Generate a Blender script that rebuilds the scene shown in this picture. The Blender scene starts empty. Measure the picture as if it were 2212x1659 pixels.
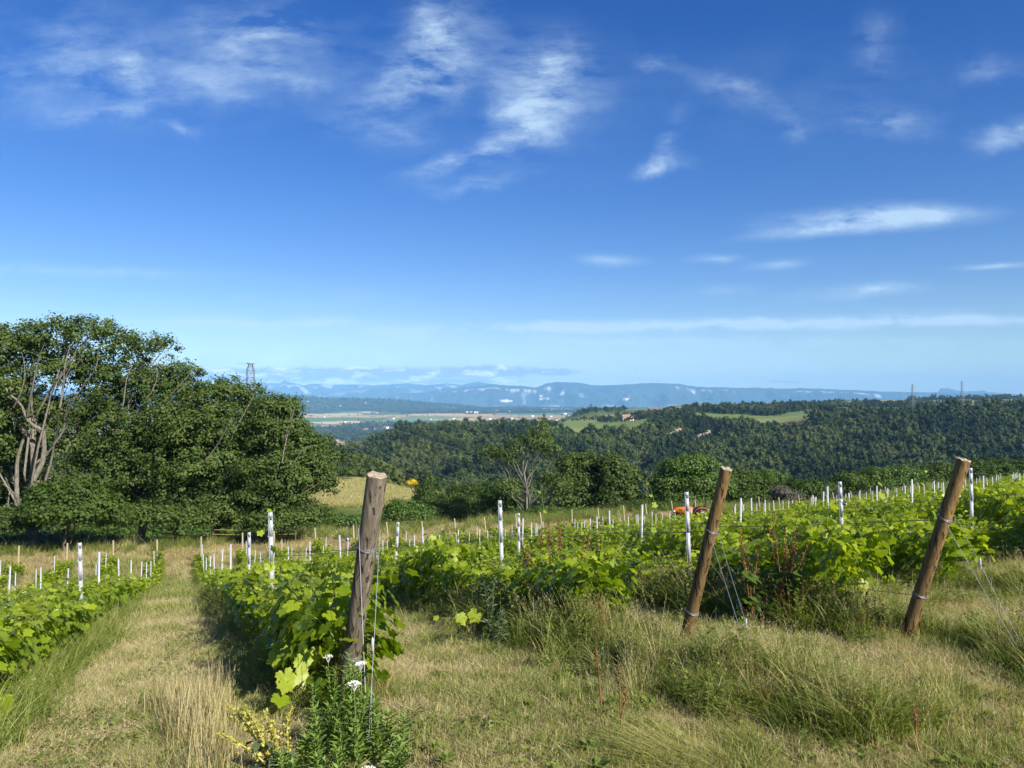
import bpy, math, random
import numpy as np
from mathutils import Vector, Matrix, Euler
R = math.radians
rng = np.random.default_rng(7)
random.seed(7)
sc = bpy.context.scene
COL = sc.collection

# ---------------------------------------------------------------- camera, sky, sun, exposure
EYE = 1.65
F0, CX, HY = 1662.0, 1106.0, 868.0        # focal length, centre and horizon of the photograph (2212 px wide)
cam_d = bpy.data.cameras.new("camera"); cam = bpy.data.objects.new("camera", cam_d); COL.objects.link(cam)
cam_d.sensor_width = 36; cam_d.lens = 36 * F0 / 2212
cam.location = (0, 0, EYE); cam.rotation_euler = (R(90 + 1.33), 0, 0)
cam_d.clip_start = 0.05; cam_d.clip_end = 80000
sc.camera = cam
sc.view_settings.view_transform = 'Standard'; sc.view_settings.look = 'None'
sc.view_settings.gamma = 1; sc.view_settings.use_curve_mapping = False
sc.view_settings.exposure = 0.95
SUN_EL, SUN_AZ = 34.0, 136.0               # azimuth clockwise from the view direction (+Y)
sd = bpy.data.lights.new("sun", 'SUN'); sd.energy = 5.0; sd.angle = R(0.53); sd.color = (1.0, 0.93, 0.82)
sun = bpy.data.objects.new("sun", sd); COL.objects.link(sun)
sdir = Vector((math.sin(R(SUN_AZ)) * math.cos(R(SUN_EL)), math.cos(R(SUN_AZ)) * math.cos(R(SUN_EL)), math.sin(R(SUN_EL))))
sun.rotation_euler = sdir.to_track_quat('Z', 'Y').to_euler()
sun.location = sdir * 100
sc.cycles.max_bounces = 8; sc.cycles.diffuse_bounces = 3; sc.cycles.glossy_bounces = 2
sc.cycles.transmission_bounces = 4; sc.cycles.transparent_max_bounces = 6; sc.cycles.volume_bounces = 1
sc.cycles.use_denoising = True
sc.cycles.caustics_reflective = False; sc.cycles.caustics_refractive = False

class NT:
    """tiny node helper"""
    def __init__(s, nt): s.nt = nt; s.nt.nodes.clear()
    def n(s, t, **k):
        nd = s.nt.nodes.new(t); ins = k.pop('i', {})
        for a, b in k.items(): setattr(nd, a, b)
        for a, b in ins.items():
            if hasattr(b, 'is_linked') or hasattr(b, 'links'): s.nt.links.new(b, nd.inputs[a])
            else: nd.inputs[a].default_value = b
        return nd
    def m(s, op, a, b=0.0, c=0.0, clamp=False):
        nd = s.nt.nodes.new('ShaderNodeMath'); nd.operation = op; nd.use_clamp = clamp
        for k, v in enumerate((a, b, c)):
            if hasattr(v, 'links'): s.nt.links.new(v, nd.inputs[k])
            else: nd.inputs[k].default_value = v
        return nd.outputs[0]
    def mix(s, f, a, b, blend='MIX'):
        nd = s.nt.nodes.new('ShaderNodeMix'); nd.data_type = 'RGBA'; nd.blend_type = blend
        for k, v in ((0, f), (6, a), (7, b)):
            if hasattr(v, 'links'): s.nt.links.new(v, nd.inputs[k])
            else: nd.inputs[k].default_value = (*v, 1) if isinstance(v, tuple) and len(v) == 3 else v
        return nd.outputs[2]
    def ramp(s, f, stops, interp='LINEAR'):
        nd = s.nt.nodes.new('ShaderNodeValToRGB'); nd.color_ramp.interpolation = interp
        el = nd.color_ramp.elements
        while len(el) < len(stops): el.new(0.5)
        for e, (p, c) in zip(el, stops): e.position = p; e.color = (*c, 1) if len(c) == 3 else c
        s.nt.links.new(f, nd.inputs[0]); return nd.outputs[0]
    def link(s, a, b): s.nt.links.new(a, b)

world = bpy.data.worlds.new("World"); sc.world = world; world.use_nodes = True
w = NT(world.node_tree)
sky = w.n('ShaderNodeTexSky', sky_type='NISHITA', sun_disc=False, sun_elevation=R(SUN_EL), sun_rotation=R(SUN_AZ),
          altitude=350, air_density=1.0, dust_density=0.35, ozone_density=2.2)
hsv = w.n('ShaderNodeHueSaturation', i={'Hue': 0.523, 'Saturation': 1.44, 'Value': 0.90, 'Color': sky.outputs[0]})
tc = w.n('ShaderNodeTexCoord')
sep = w.n('ShaderNodeSeparateXYZ', i={0: tc.outputs['Generated']})
dy = w.m('MAXIMUM', sep.outputs[1], 0.05)
PX = w.m('DIVIDE', sep.outputs[0], dy)
PZ = w.m('DIVIDE', sep.outputs[2], dy)
P = w.n('ShaderNodeCombineXYZ', i={0: PX, 1: PZ, 2: 0.0}).outputs[0]      # where a direction meets a far upright plane
# cirrus, plus wide low haze veils brightening the horizon: ellipses torn by stretched noise
warpn = w.n('ShaderNodeTexNoise', noise_dimensions='2D', i={'Vector': P, 'Scale': 6.0, 'Detail': 6.0, 'Roughness': 0.65})
warpv = w.n('ShaderNodeVectorMath', operation='MULTIPLY_ADD',
            i={0: warpn.outputs['Color'], 1: (0.09, 0.065, 0), 2: P}).outputs[0]
warp = w.n('ShaderNodeVectorMath', operation='SUBTRACT', i={0: warpv, 1: (0.045, 0.0325, 0)}).outputs[0]
CIRRUS_HAZE = [(700,130,600,130,0,.13),(1150,230,260,190,-30,.10),(1180,120,70,50,0,.4),(1120,230,50,60,10,.5),(930,50,80,60,-30,.5),(870,150,90,40,-35,.5),(960,350,110,18,-14,.5),(300,180,330,110,0,.14),(1750,200,500,120,0,.10),  # x, y, half width, half height, tilt (clockwise), strength   (photo pixels -> angles)
 (100,120,300,120,0,.30),(290,150,60,38,58,.62),(230,232,170,26,-9,.45),(545,85,160,75,-25,.62),(610,165,95,32,8,.42),
 (385,270,60,16,10,.5),(470,195,100,34,22,.34),(440,30,60,60,30,.3),(890,180,210,60,-22,.62),(965,80,130,105,-40,.78),(840,280,110,50,8,.36),
 (1185,160,110,120,-25,.66),(1145,250,75,105,15,.62),(1050,325,190,34,-22,.85),(1040,390,130,24,-15,.42),(1400,128,60,22,6,.42),
 (1440,350,75,26,-8,.8),(1465,285,34,70,20,.36),(1590,195,170,28,20,.36),(1712,265,50,20,0,.36),(1930,250,120,36,0,.48),
 (2195,278,90,36,-12,.85),(2150,140,95,36,6,.42),(1895,90,50,85,20,.34),(1905,468,240,30,-3,1.5),(1790,496,210,18,-6,.8),(2000,462,150,20,-3,.4),
 (1315,560,75,15,4,.75),(1545,560,66,12,-1,.7),(1690,574,80,13,-5,.55),(1890,628,190,18,-5,.95),(1570,630,85,16,0,.3),
 (2150,572,110,8,-4,.9),(560,698,360,15,0,1.7),(1060,710,300,15,-3,2.0),(1650,699,950,15,-1,2.6),(1400,737,900,12,0,.8),(250,120,560,200,0,.12),(1920,690,190,22,-3,.9),
 (150,584,380,15,2,.6),(600,650,500,40,0,.18),(1200,790,1700,75,0,.95),(1600,748,600,15,0,.36),(700,765,500,20,0,.3),(2000,790,700,20,0,.25)]
acc = None
def ellipse(vec, x, y, rx, ry, rot, s, prev):
    mp = w.n('ShaderNodeMapping', vector_type='TEXTURE', i={'Vector': vec,
        'Location': ((x - CX) / F0, (HY - y) / F0, 0), 'Rotation': (0, 0, R(-rot)), 'Scale': (rx * 1.5 / F0, ry * 1.5 / F0, 1)})
    g = w.n('ShaderNodeTexGradient', gradient_type='QUADRATIC_SPHERE', i={'Vector': mp.outputs[0]})
    return w.m('MULTIPLY_ADD', g.outputs['Fac'], s * 1.7, prev if prev is not None else 0.0)
warp2 = w.n('ShaderNodeVectorMath', operation='MULTIPLY_ADD', i={0: warpn.outputs['Color'], 1: (0.05, 0.014, 0), 2: P}).outputs[0]
warp2 = w.n('ShaderNodeVectorMath', operation='SUBTRACT', i={0: warp2, 1: (0.025, 0.007, 0)}).outputs[0]
for c in CIRRUS_HAZE: acc = ellipse(warp2 if c[1] > 440 else warp, *c, acc)
st1 = w.n('ShaderNodeMapping', i={'Vector': warp2, 'Rotation': (0, 0, R(-24)), 'Scale': (5.0, 13.0, 1)})
nz1 = w.n('ShaderNodeTexNoise', noise_dimensions='2D', i={'Vector': st1.outputs[0], 'Scale': 1.0, 'Detail': 8.0, 'Roughness': 0.6, 'Distortion': 0.2}).outputs['Fac']
st2 = w.n('ShaderNodeMapping', i={'Vector': warp2, 'Rotation': (0, 0, R(-16)), 'Scale': (13.0, 38.0, 1)})
nz2 = w.n('ShaderNodeTexNoise', noise_dimensions='2D', i={'Vector': st2.outputs[0], 'Scale': 1.0, 'Detail': 8.0, 'Roughness': 0.7}).outputs['Fac']
nz = w.m('MULTIPLY_ADD', nz2, 0.45, w.m('MULTIPLY', nz1, 0.55))
tex = w.m('MULTIPLY_ADD', nz, 6.6, -2.5)
tex = w.m('MAXIMUM', tex, 0.05)
ci = w.m('MINIMUM', w.m('MULTIPLY', w.m('MULTIPLY', acc, tex), 0.38), 0.78)
ci = w.m('MAXIMUM', ci, 0.0)
# the low cumulus band over the mountains
CUM = [(760,806,460,17,0,.9),(560,812,260,16,0,.7),(1060,801,120,13,0,1.0),(1212,803,50,8,0,1.0),(1690,825,55,4,0,.7),(1378,799,12,3,0,.7),
       (950,824,260,7,0,.7),(640,842,110,7,0,.6),(1420,822,40,3,0,.4),(460,806,90,10,0,.7)]
wn2 = w.n('ShaderNodeTexNoise', noise_dimensions='2D', i={'Vector': P, 'Scale': 60.0, 'Detail': 4.0, 'Roughness': 0.6})
wv2 = w.n('ShaderNodeVectorMath', operation='MULTIPLY_ADD', i={0: wn2.outputs['Color'], 1: (0.03, 0.007, 0), 2: P}).outputs[0]
wv2 = w.n('ShaderNodeVectorMath', operation='SUBTRACT', i={0: wv2, 1: (0.015, 0.0035, 0)}).outputs[0]
acc2 = None
for c in CUM: acc2 = ellipse(wv2, *c, acc2)
st3 = w.n('ShaderNodeMapping', i={'Vector': wv2, 'Scale': (22.0, 95.0, 1)})
nz3 = w.n('ShaderNodeTexNoise', noise_dimensions='2D', i={'Vector': st3.outputs[0], 'Scale': 1.0, 'Detail': 5.0, 'Roughness': 0.55}).outputs['Fac']
cu = w.m('MULTIPLY', w.m('MULTIPLY_ADD', w.m('MULTIPLY', acc2, nz3), 5.0, -0.45), 1.0, clamp=True)
cu = w.m('MULTIPLY', cu, 0.92)
lit = w.ramp(nz3, [(0.50, (0, 0, 0)), (0.68, (1, 1, 1))])
cucol = w.mix(lit, (3.0, 3.6, 5.2), (8.6, 9.0, 9.4))
col = w.mix(ci, hsv.outputs[0], (4.5, 5.9, 7.2))
col = w.mix(cu, col, cucol)
bg = w.n('ShaderNodeBackground', i={'Color': col, 'Strength': 0.076})
out = w.n('ShaderNodeOutputWorld', i={'Surface': bg.outputs[0]})
world.cycles.sampling_method = 'MANUAL'; world.cycles.sample_map_resolution = 512

# ---------------------------------------------------------------- helpers
def tag(o, label=None, cat=None, group=None, kind=None):
    if label: o['label'] = label
    if cat: o['category'] = cat
    if group: o['group'] = group
    if kind: o['kind'] = kind
    return o
def empty(name, loc=(0, 0, 0), rz=0.0):
    o = bpy.data.objects.new(name, None); COL.objects.link(o)
    o.location = loc; o.rotation_euler = (0, 0, rz); o.empty_display_size = 0.3
    return o
def cat3(parts): return np.concatenate(parts, axis=0)
class MB:
    """collects geometry (tris and quads) and makes ONE mesh"""
    def __init__(s): s.v = []; s.f = {3: [], 4: []}; s.fm = {3: [], 4: []}; s.fr = {3: [], 4: []}; s.nv = 0
    def add(s, V, F, mat=0, rnd=None):
        V = np.asarray(V, float).reshape(-1, 3); F = np.asarray(F, int)
        if F.size == 0: return
        k = F.shape[1]; s.v.append(V); s.f[k].append(F + s.nv); n = len(F)
        s.fm[k].append(np.full(n, mat, np.int32))
        s.fr[k].append(np.full(n, random.random()) if rnd is None else np.broadcast_to(np.asarray(rnd, float), (n,)))
        s.nv += len(V)
    def mesh(s, name, mats, smooth=False):
        me = bpy.data.meshes.new(name)
        V = cat3(s.v); loops = []; starts = []; tot = []; st = 0; fm = []; fr = []
        for k in (3, 4):
            if s.f[k]:
                F = cat3(s.f[k]); loops.append(F.ravel()); starts.append(st + np.arange(len(F)) * k); st += F.size
                fm.append(cat3(s.fm[k])); fr.append(cat3(s.fr[k]))
        L = cat3(loops); S = cat3(starts)
        me.vertices.add(len(V)); me.vertices.foreach_set('co', V.astype(np.float32).ravel())
        me.loops.add(len(L)); me.loops.foreach_set('vertex_index', L.astype(np.int32))
        me.polygons.add(len(S)); me.polygons.foreach_set('loop_start', S.astype(np.int32))
        me.polygons.foreach_set('material_index', cat3(fm).astype(np.int32))
        a = me.attributes.new('rnd', 'FLOAT', 'FACE'); a.data.foreach_set('value', cat3(fr).astype(np.float32))
        if smooth: me.polygons.foreach_set('use_smooth', np.ones(len(S), bool))
        for m_ in (mats if isinstance(mats, (list, tuple)) else [mats]): me.materials.append(m_)
        me.update(calc_edges=True)
        return me
    def build(s, name, mats, parent=None, loc=None, smooth=False):
        o = bpy.data.objects.new(name, s.mesh(name, mats, smooth)); COL.objects.link(o)
        if parent: o.parent = parent
        if loc is not None: o.location = loc
        return o
    # primitives
    def box(s, c, d, rot=None, mat=0, rnd=None):
        c = np.array(c, float); d = np.array(d, float) / 2
        V = np.array([[x, y, z] for x in (-1, 1) for y in (-1, 1) for z in (-1, 1)], float) * d
        if rot is not None: V = V @ np.array(rot.to_matrix() if hasattr(rot, 'to_matrix') else rot).T
        F = [[0, 1, 3, 2], [4, 6, 7, 5], [0, 4, 5, 1], [2, 3, 7, 6], [0, 2, 6, 4], [1, 5, 7, 3]]
        s.add(V + c, F, mat, rnd)
    def tube(s, pts, rad, n=6, mat=0, rnd=None, cap=True):
        pts = np.asarray(pts, float); m = len(pts); rad = np.broadcast_to(np.asarray(rad, float), (m,))
        t = np.gradient(pts, axis=0); t /= np.linalg.norm(t, axis=1)[:, None] + 1e-9
        ref = np.array([0, 0, 1.0]) if abs(t[0][2]) < 0.9 else np.array([1.0, 0, 0])
        a = np.cross(t, ref); a /= np.linalg.norm(a, axis=1)[:, None] + 1e-9; b = np.cross(t, a)
        an = np.arange(n) / n * 2 * math.pi
        V = pts[:, None] + rad[:, None, None] * (np.cos(an)[None, :, None] * a[:, None] + np.sin(an)[None, :, None] * b[:, None])
        i = np.arange(m - 1)[:, None]; j = np.arange(n)[None]
        F = np.stack([i * n + j, i * n + (j + 1) % n, (i + 1) * n + (j + 1) % n, (i + 1) * n + j], -1).reshape(-1, 4)
        V = V.reshape(-1, 3)
        s.add(V, F, mat, rnd)
        if cap:
            for k, sgn in ((0, -1), (m - 1, 1)):
                Vc = np.vstack([V[k * n:(k + 1) * n], pts[k]])
                idx = np.arange(n); Fc = np.stack([idx, (idx + 1) % n, np.full(n, n)], -1)
                s.add(Vc, Fc if sgn > 0 else Fc[:, ::-1], mat, rnd)
    def copies(s, T, F, M, O, mat=0, rnd=None):
        """template T (n,3), faces F (m,k), matrices M (N,3,3) rows = axes, offsets O (N,3)"""
        T = np.asarray(T, float); F = np.asarray(F, int); N = len(O)
        if N == 0: return
        V = np.einsum('ni,kij->knj', T, M) + O[:, None]
        FF = (F[None] + (np.arange(N) * len(T))[:, None, None]).reshape(-1, F.shape[1])
        rr = rng.random(N) if rnd is None else np.broadcast_to(rnd, (N,))
        s.add(V.reshape(-1, 3), FF, mat, np.repeat(rr, len(F)))
def unit(v): return v / (np.linalg.norm(v, axis=-1, keepdims=True) + 1e-9)
def bases(nrm, size, dirv=None):
    """row axes (x, y, normal) for leaves whose tip points along y"""
    N = len(nrm); nrm = unit(nrm)
    d = unit(rng.normal(size=(N, 3)) if dirv is None else dirv)
    y = unit(d - nrm * np.sum(d * nrm, 1)[:, None]); x = np.cross(y, nrm)
    return np.stack([x, y, nrm], 1) * np.asarray(size, float).reshape(-1, 1, 1)
LEAF4 = (np.array([[0, -.5, 0], [.33, 0, .10], [0, .5, 0], [-.33, 0, .10]]), [[0, 1, 2, 3]])
# numpy value noise
def _h(ix, iy, s):
    n = (ix.astype(np.int64) * 374761393 + iy.astype(np.int64) * 668265263 + s * 974634) & 0xffffffff
    n = ((n ^ (n >> 13)) * 1274126177) & 0xffffffff
    return ((n ^ (n >> 16)) & 0xffff) / 65535.0
def vnoise(x, y, s=0):
    ix = np.floor(x); iy = np.floor(y); fx = x - ix; fy = y - iy
    fx = fx * fx * (3 - 2 * fx); fy = fy * fy * (3 - 2 * fy)
    return (_h(ix, iy, s) * (1 - fx) + _h(ix + 1, iy, s) * fx) * (1 - fy) + (_h(ix, iy + 1, s) * (1 - fx) + _h(ix + 1, iy + 1, s) * fx) * fy
def fbm(x, y, o=4, s=0):
    a = 0; k = 0.5; t = 0
    for i in range(o): a = a + k * vnoise(x * 2 ** i, y * 2 ** i, s + i * 17); t += k; k *= .5
    return a / t
def sstep(a, b, x): t = np.clip((x - a) / (b - a), 0, 1); return t * t * (3 - 2 * t)
def pt(X, y, D): return ((X - CX) / F0 * D, D, EYE - (y - HY) / F0 * D)

# ---------------------------------------------------------------- materials
def mat(name):
    m = bpy.data.materials.new(name); m.use_nodes = True; return m, NT(m.node_tree)
def leafmat(name, cols, trans=0.35, rough=0.5, spec=0.35, tboost=1.5, objvar=0.25):
    m, t = mat(name)
    a = t.n('ShaderNodeAttribute', attribute_name='rnd').outputs['Fac']
    oi = t.n('ShaderNodeObjectInfo').outputs['Random']
    f = t.m('MULTIPLY_ADD', oi, objvar, t.m('MULTIPLY', a, 1 - objvar))
    n = len(cols); c = t.ramp(f, [(i / max(n - 1, 1), x) for i, x in enumerate(cols)])
    p = t.n('ShaderNodeBsdfPrincipled', i={'Base Color': c, 'Roughness': rough, 'Specular IOR Level': spec})
    tcol = t.n('ShaderNodeMix', data_type='RGBA', blend_type='MULTIPLY', i={0: 1.0, 6: c, 7: (tboost * 1.05, tboost, tboost * .45, 1)}).outputs[2]
    tr = t.n('ShaderNodeBsdfTranslucent', i={'Color': tcol})
    mx = t.n('ShaderNodeMixShader', i={0: trans, 1: p.outputs[0], 2: tr.outputs[0]})
    t.n('ShaderNodeOutputMaterial', i={0: mx.outputs[0]})
    return m
def plain(name, col, rough=0.6, metal=0.0, noise=0.0, nscale=20.0, spec=0.3):
    m, t = mat(name); c = (*col, 1)
    if noise:
        tc_ = t.n('ShaderNodeTexCoord')
        nz_ = t.n('ShaderNodeTexNoise', i={'Vector': tc_.outputs['Object'], 'Scale': nscale, 'Detail': 6.0, 'Roughness': 0.65}).outputs['Fac']
        c = t.mix(nz_, tuple(x * (1 - noise) for x in col), tuple(min(1, x * (1 + noise)) for x in col))
    p = t.n('ShaderNodeBsdfPrincipled', i={'Base Color': c, 'Roughness': rough, 'Metallic': metal, 'Specular IOR Level': spec})
    t.n('ShaderNodeOutputMaterial', i={0: p.outputs[0]})
    return m
def barkmat(name, c1, c2, c3, scale=6.0, stretch=8.0, bump=0.5):
    m, t = mat(name); tc_ = t.n('ShaderNodeTexCoord')
    mp = t.n('ShaderNodeMapping', i={'Vector': tc_.outputs['Object'], 'Scale': (scale * stretch, scale * stretch, scale)})
    n1 = t.n('ShaderNodeTexNoise', i={'Vector': mp.outputs[0], 'Scale': 1.0, 'Detail': 8.0, 'Roughness': 0.65}).outputs['Fac']
    n2 = t.n('ShaderNodeTexNoise', i={'Vector': tc_.outputs['Object'], 'Scale': scale * .6, 'Detail': 4.0}).outputs['Fac']
    c = t.ramp(n1, [(.32, c1), (.5, c2), (.68, c3)])
    c = t.mix(t.m('MULTIPLY', n2, .6), c, t.mix(.5, c, tuple(x * .6 for x in c2)))
    bp = t.n('ShaderNodeBump', i={'Height': n1, 'Strength': bump, 'Distance': 0.02})
    p = t.n('ShaderNodeBsdfPrincipled', i={'Base Color': c, 'Roughness': 0.85, 'Specular IOR Level': 0.15, 'Normal': bp.outputs[0]})
    t.n('ShaderNodeOutputMaterial', i={0: p.outputs[0]})
    return m
def scatter(name, pts, rz, scl, idx, protos, tilt=None):
    """ONE stuff object: PROTO meshes set on points"""
    coll = bpy.data.collections.new(name + "_kinds")
    for k, me in enumerate(protos): coll.objects.link(bpy.data.objects.new(f"{name}_kind_{k:02d}", me))
    N = len(pts); me = bpy.data.meshes.new(name); me.vertices.add(N)
    me.vertices.foreach_set('co', np.asarray(pts, np.float32).ravel())
    rot = np.zeros((N, 3), np.float32); rot[:, 2] = rz
    if tilt is not None: rot[:, :2] = tilt
    a = me.attributes.new('rot', 'FLOAT_VECTOR', 'POINT'); a.data.foreach_set('vector', rot.ravel())
    s3 = np.asarray(scl, np.float32); s3 = np.repeat(s3[:, None], 3, 1) if s3.ndim == 1 else s3
    a = me.attributes.new('scl', 'FLOAT_VECTOR', 'POINT'); a.data.foreach_set('vector', s3.astype(np.float32).ravel())
    a = me.attributes.new('idx', 'INT', 'POINT'); a.data.foreach_set('value', np.asarray(idx, np.int32))
    o = bpy.data.objects.new(name, me); COL.objects.link(o)
    ng = bpy.data.node_groups.new(name, 'GeometryNodeTree')
    ng.interface.new_socket('Geometry', in_out='INPUT', socket_type='NodeSocketGeometry')
    ng.interface.new_socket('Geometry', in_out='OUTPUT', socket_type='NodeSocketGeometry')
    N_ = ng.nodes; L = ng.links
    gi = N_.new('NodeGroupInput'); go = N_.new('NodeGroupOutput')
    ci_ = N_.new('GeometryNodeCollectionInfo'); ci_.inputs[0].default_value = coll
    ci_.inputs['Separate Children'].default_value = True; ci_.inputs['Reset Children'].default_value = True
    ip = N_.new('GeometryNodeInstanceOnPoints'); ip.inputs['Pick Instance'].default_value = True
    def attr(nm, ty):
        q = N_.new('GeometryNodeInputNamedAttribute'); q.data_type = ty; q.inputs[0].default_value = nm
        return q.outputs[0]
    L.new(gi.outputs[0], ip.inputs['Points']); L.new(ci_.outputs[0], ip.inputs['Instance'])
    L.new(attr('idx', 'INT'), ip.inputs['Instance Index'])
    e2r = N_.new('FunctionNodeEulerToRotation'); L.new(attr('rot', 'FLOAT_VECTOR'), e2r.inputs[0])
    L.new(e2r.outputs[0], ip.inputs['Rotation']); L.new(attr('scl', 'FLOAT_VECTOR'), ip.inputs['Scale'])
    L.new(ip.outputs[0], go.inputs[0])
    md = o.modifiers.new('scatter', 'NODES'); md.node_group = ng
    o['kind'] = 'stuff'
    return o
# ---------------------------------------------------------------- terrain
UX, UY = -0.39, 0.92                      # along the vine rows (down the slope); NX, NY across them
def uv(x, y): return (x * UX + y * UY, x * UY - y * UX)          # u along, p across
def xy(u, p): return (u * UX + p * UY, u * UY - p * UX)
TX = np.array([-1500, 0, 400, 560, 690, 760, 900, 1100, 1300, 1500, 1660, 1800, 2212, 3500.])
TD = np.array([100, 150, 200, 300, 400, 520, 650, 800, 950, 1150, 1500, 2000, 2600, 3500, 5000, 8000, 12000, 24000.])
TY = np.array([
 [1130,1120,1115,1110,1104,1102,1115,1160,1175,1165,1150,1130,1075,1060],  # 100
 [1080,1050,1040,1036,1036,1036,1060,1150,1190,1200,1190,1170,1120,1080],  # 150
 [1050,1020,1015,1015,1030,1062,1100,1150,1200,1215,1210,1200,1160,1100],  # 200
 [1000, 965, 965, 980, 992,1020,1062,1110,1150,1175,1180,1180,1170,1100],  # 300
 [ 990, 965, 970,1000,1015,1045,1075,1105,1130,1140,1140,1140,1130,1080],  # 400
 [ 980, 960, 965,1010,1040,1050,1055,1060,1070,1078,1080,1080,1075,1040],  # 520
 [ 960, 950, 960,1000,1035,1020, 990,1000,1015,1018,1015,1015,1005, 980],  # 650
 [ 945, 940, 950, 995,1030, 990, 948, 950, 962, 958, 955, 950, 945, 930],  # 800
 [ 940, 935, 945, 990,1015, 982, 932, 928, 937, 918, 925, 908, 896, 890],  # 950
 [ 935, 930, 940, 985,1000, 990, 965, 914, 914, 897, 906, 890, 882, 880],  # 1150
 [ 930, 925, 935, 975, 980, 978, 960, 925, 902, 886, 886, 880, 874, 872],  # 1500
 [ 925, 920, 930, 960, 965, 965, 945, 935, 884, 880, 878, 874, 866, 866],  # 2000
 [ 920, 915, 925, 955, 957, 960, 955, 950, 905, 873, 874, 868, 862, 862],  # 2600
 [ 915, 910, 920, 938, 939, 939, 939, 939, 915, 885, 880, 864, 864, 866],  # 3500
 [ 900, 900, 908, 912, 913, 913, 913, 913, 906, 898, 890, 880, 875, 875],  # 5000
 [ 886, 886, 887, 887, 887, 887, 887, 887, 887, 886, 890, 885, 882, 880],  # 8000
 [ 881, 881, 881, 881, 881, 881, 881, 881, 881, 881, 881, 881, 881, 881],  # 12000
 [ 878, 878, 878, 878, 878, 878, 878, 878, 878, 878, 878, 878, 878, 878.]])
TZ = -(TY - HY) / F0 * TD[:, None]
def table(X, D):
    X = np.clip(X, TX[0], TX[-1] - 1e-3); lD = np.log(np.clip(D, TD[0], TD[-1] - 1)); lt = np.log(TD)
    i = np.clip(np.searchsorted(TX, X, 'right') - 1, 0, len(TX) - 2); j = np.clip(np.searchsorted(lt, lD, 'right') - 1, 0, len(TD) - 2)
    fx = (X - TX[i]) / (TX[i + 1] - TX[i]); fx = fx * fx * (3 - 2 * fx); fy = (lD - lt[j]) / (lt[j + 1] - lt[j])
    return (TZ[j, i] * (1 - fx) + TZ[j, i + 1] * fx) * (1 - fy) + (TZ[j + 1, i] * (1 - fx) + TZ[j + 1, i + 1] * fx) * fy
def ground(x, y):
    x = np.asarray(x, float); y = np.asarray(y, float)
    t = np.clip(np.where(y > 0, x / np.maximum(y, 1e-3), np.where(x > 0, 9, -9)), -1.5, 1.5)
    r = np.hypot(x, y); D = r / np.sqrt(1 + t * t)
    back = sstep(0.0, 0.9, -y / np.maximum(r, 1e-3))
    X = (t * F0 + CX) * (1 - back) + back * 2600
    u, p = uv(x, y)
    # near slope of the vineyard
    uc = np.clip(u, -30, None)
    z = - 0.046 * np.clip(uc, -30, 5)
    st = np.clip(40 + 0.17 * np.clip(p, -40, 60) + .45 * np.clip(p - 42, 0, 30), 30, 64)
    # smooth bend at u=5
    k = np.log1p(np.exp((uc - 4.6) / 0.5)) * 0.5
    k = np.where(uc > 20, uc - 4.6, k)
    over = np.clip(uc - st, 0, None); over2 = over * over / (over + 3)
    z = z - 0.2 * k + 0.15 * over2
    pc = np.clip(p, -60, 90)
    cross = np.where(pc > 0, 0.018 * pc + 0.00025 * pc * pc, 0.01 * pc)
    z = z + cross * sstep(0, 12, uc)
    z = z + 0.05 * (fbm(x * .7, y * .7, 3, 5) - .5) + 0.10 * (fbm(x * .15, y * .15, 2, 9) - .5) * sstep(3, 15, r)
    zt = table(X, D)
    big = sstep(180, 700, D)
    zt = zt + (fbm(x / 90, y / 90, 4, 3) - .5) * 22 * sstep(330, 520, D) * (1 - sstep(900, 1150, D)) * (1 - .75 * sstep(800, 950, D))
    zt = zt + (fbm(x / 260, y / 260, 3, 8) - .5) * 6 * sstep(1100, 1600, D)
    # low wooded hills across the plain
    hill = lambda xc, yc, rx, ry, h: h * np.exp(-((x - xc) / rx) ** 2 - ((y - yc) / ry) ** 2)
    zt = zt + hill(-2200, 8600, 800, 650, 92) + hill(-1400, 8800, 560, 600, 72) + hill(-800, 9300, 380, 550, 44) + hill(-3000, 8500, 800, 650, 92) + hill(-60, 10800, 420, 500, 30) + hill(500, 11300, 400, 500, 24)
    zt = zt + (fbm(x / 500, y / 500, 4, 21) - .5) * 34 * np.exp(-((y - 8500) / 1500) ** 2) * sstep(900, -900, x)
    zt = zt + EYE
    u_end = 61 + 0.07 * np.clip(p, 0, 90)
    b = sstep(u_end - 1, u_end + 22, u)
    b = np.maximum(b, sstep(120, 260, D))
    return z * (1 - b) + (zt) * b
def gz(x, y): return float(ground(np.array([x]), np.array([y]))[0])
ROWS = [-11.1, -8.7, -6.3, -3.9, -1.5, .95, 3.4, 5.4, 8.0] + [10.6 + 2.45 * k for k in range(34)]
def row_end(p): return 50 + 0.07 * max(p, 0)

def vor(x, y, s, seed):
    gx = np.floor(x / s); gy = np.floor(y / s); best = np.full(x.shape, 1e18); cid = np.zeros(x.shape); second = best.copy()
    for i in (-1, 0, 1):
        for j in (-1, 0, 1):
            cx_ = gx + i; cy_ = gy + j
            px = (cx_ + _h(cx_, cy_, seed)) * s; py = (cy_ + _h(cx_, cy_, seed + 5)) * s
            d = np.abs(x - px) + np.abs(y - py) * .8 + 0.35 * np.hypot(x - px, y - py)
            idn = _h(cx_, cy_, seed + 11)
            nb = d < best; second = np.where(nb, best, np.minimum(second, d)); cid = np.where(nb, idn, cid); best = np.where(nb, d, best)
    return cid, (second - best) / s
def pick(c, stops):
    out_ = np.zeros(c.shape + (3,))
    lo = 0
    for hi, col_ in stops: out_[(c >= lo) & (c < hi)] = col_; lo = hi
    return out_
WOODC = np.array([.022, .038, .012])
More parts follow.
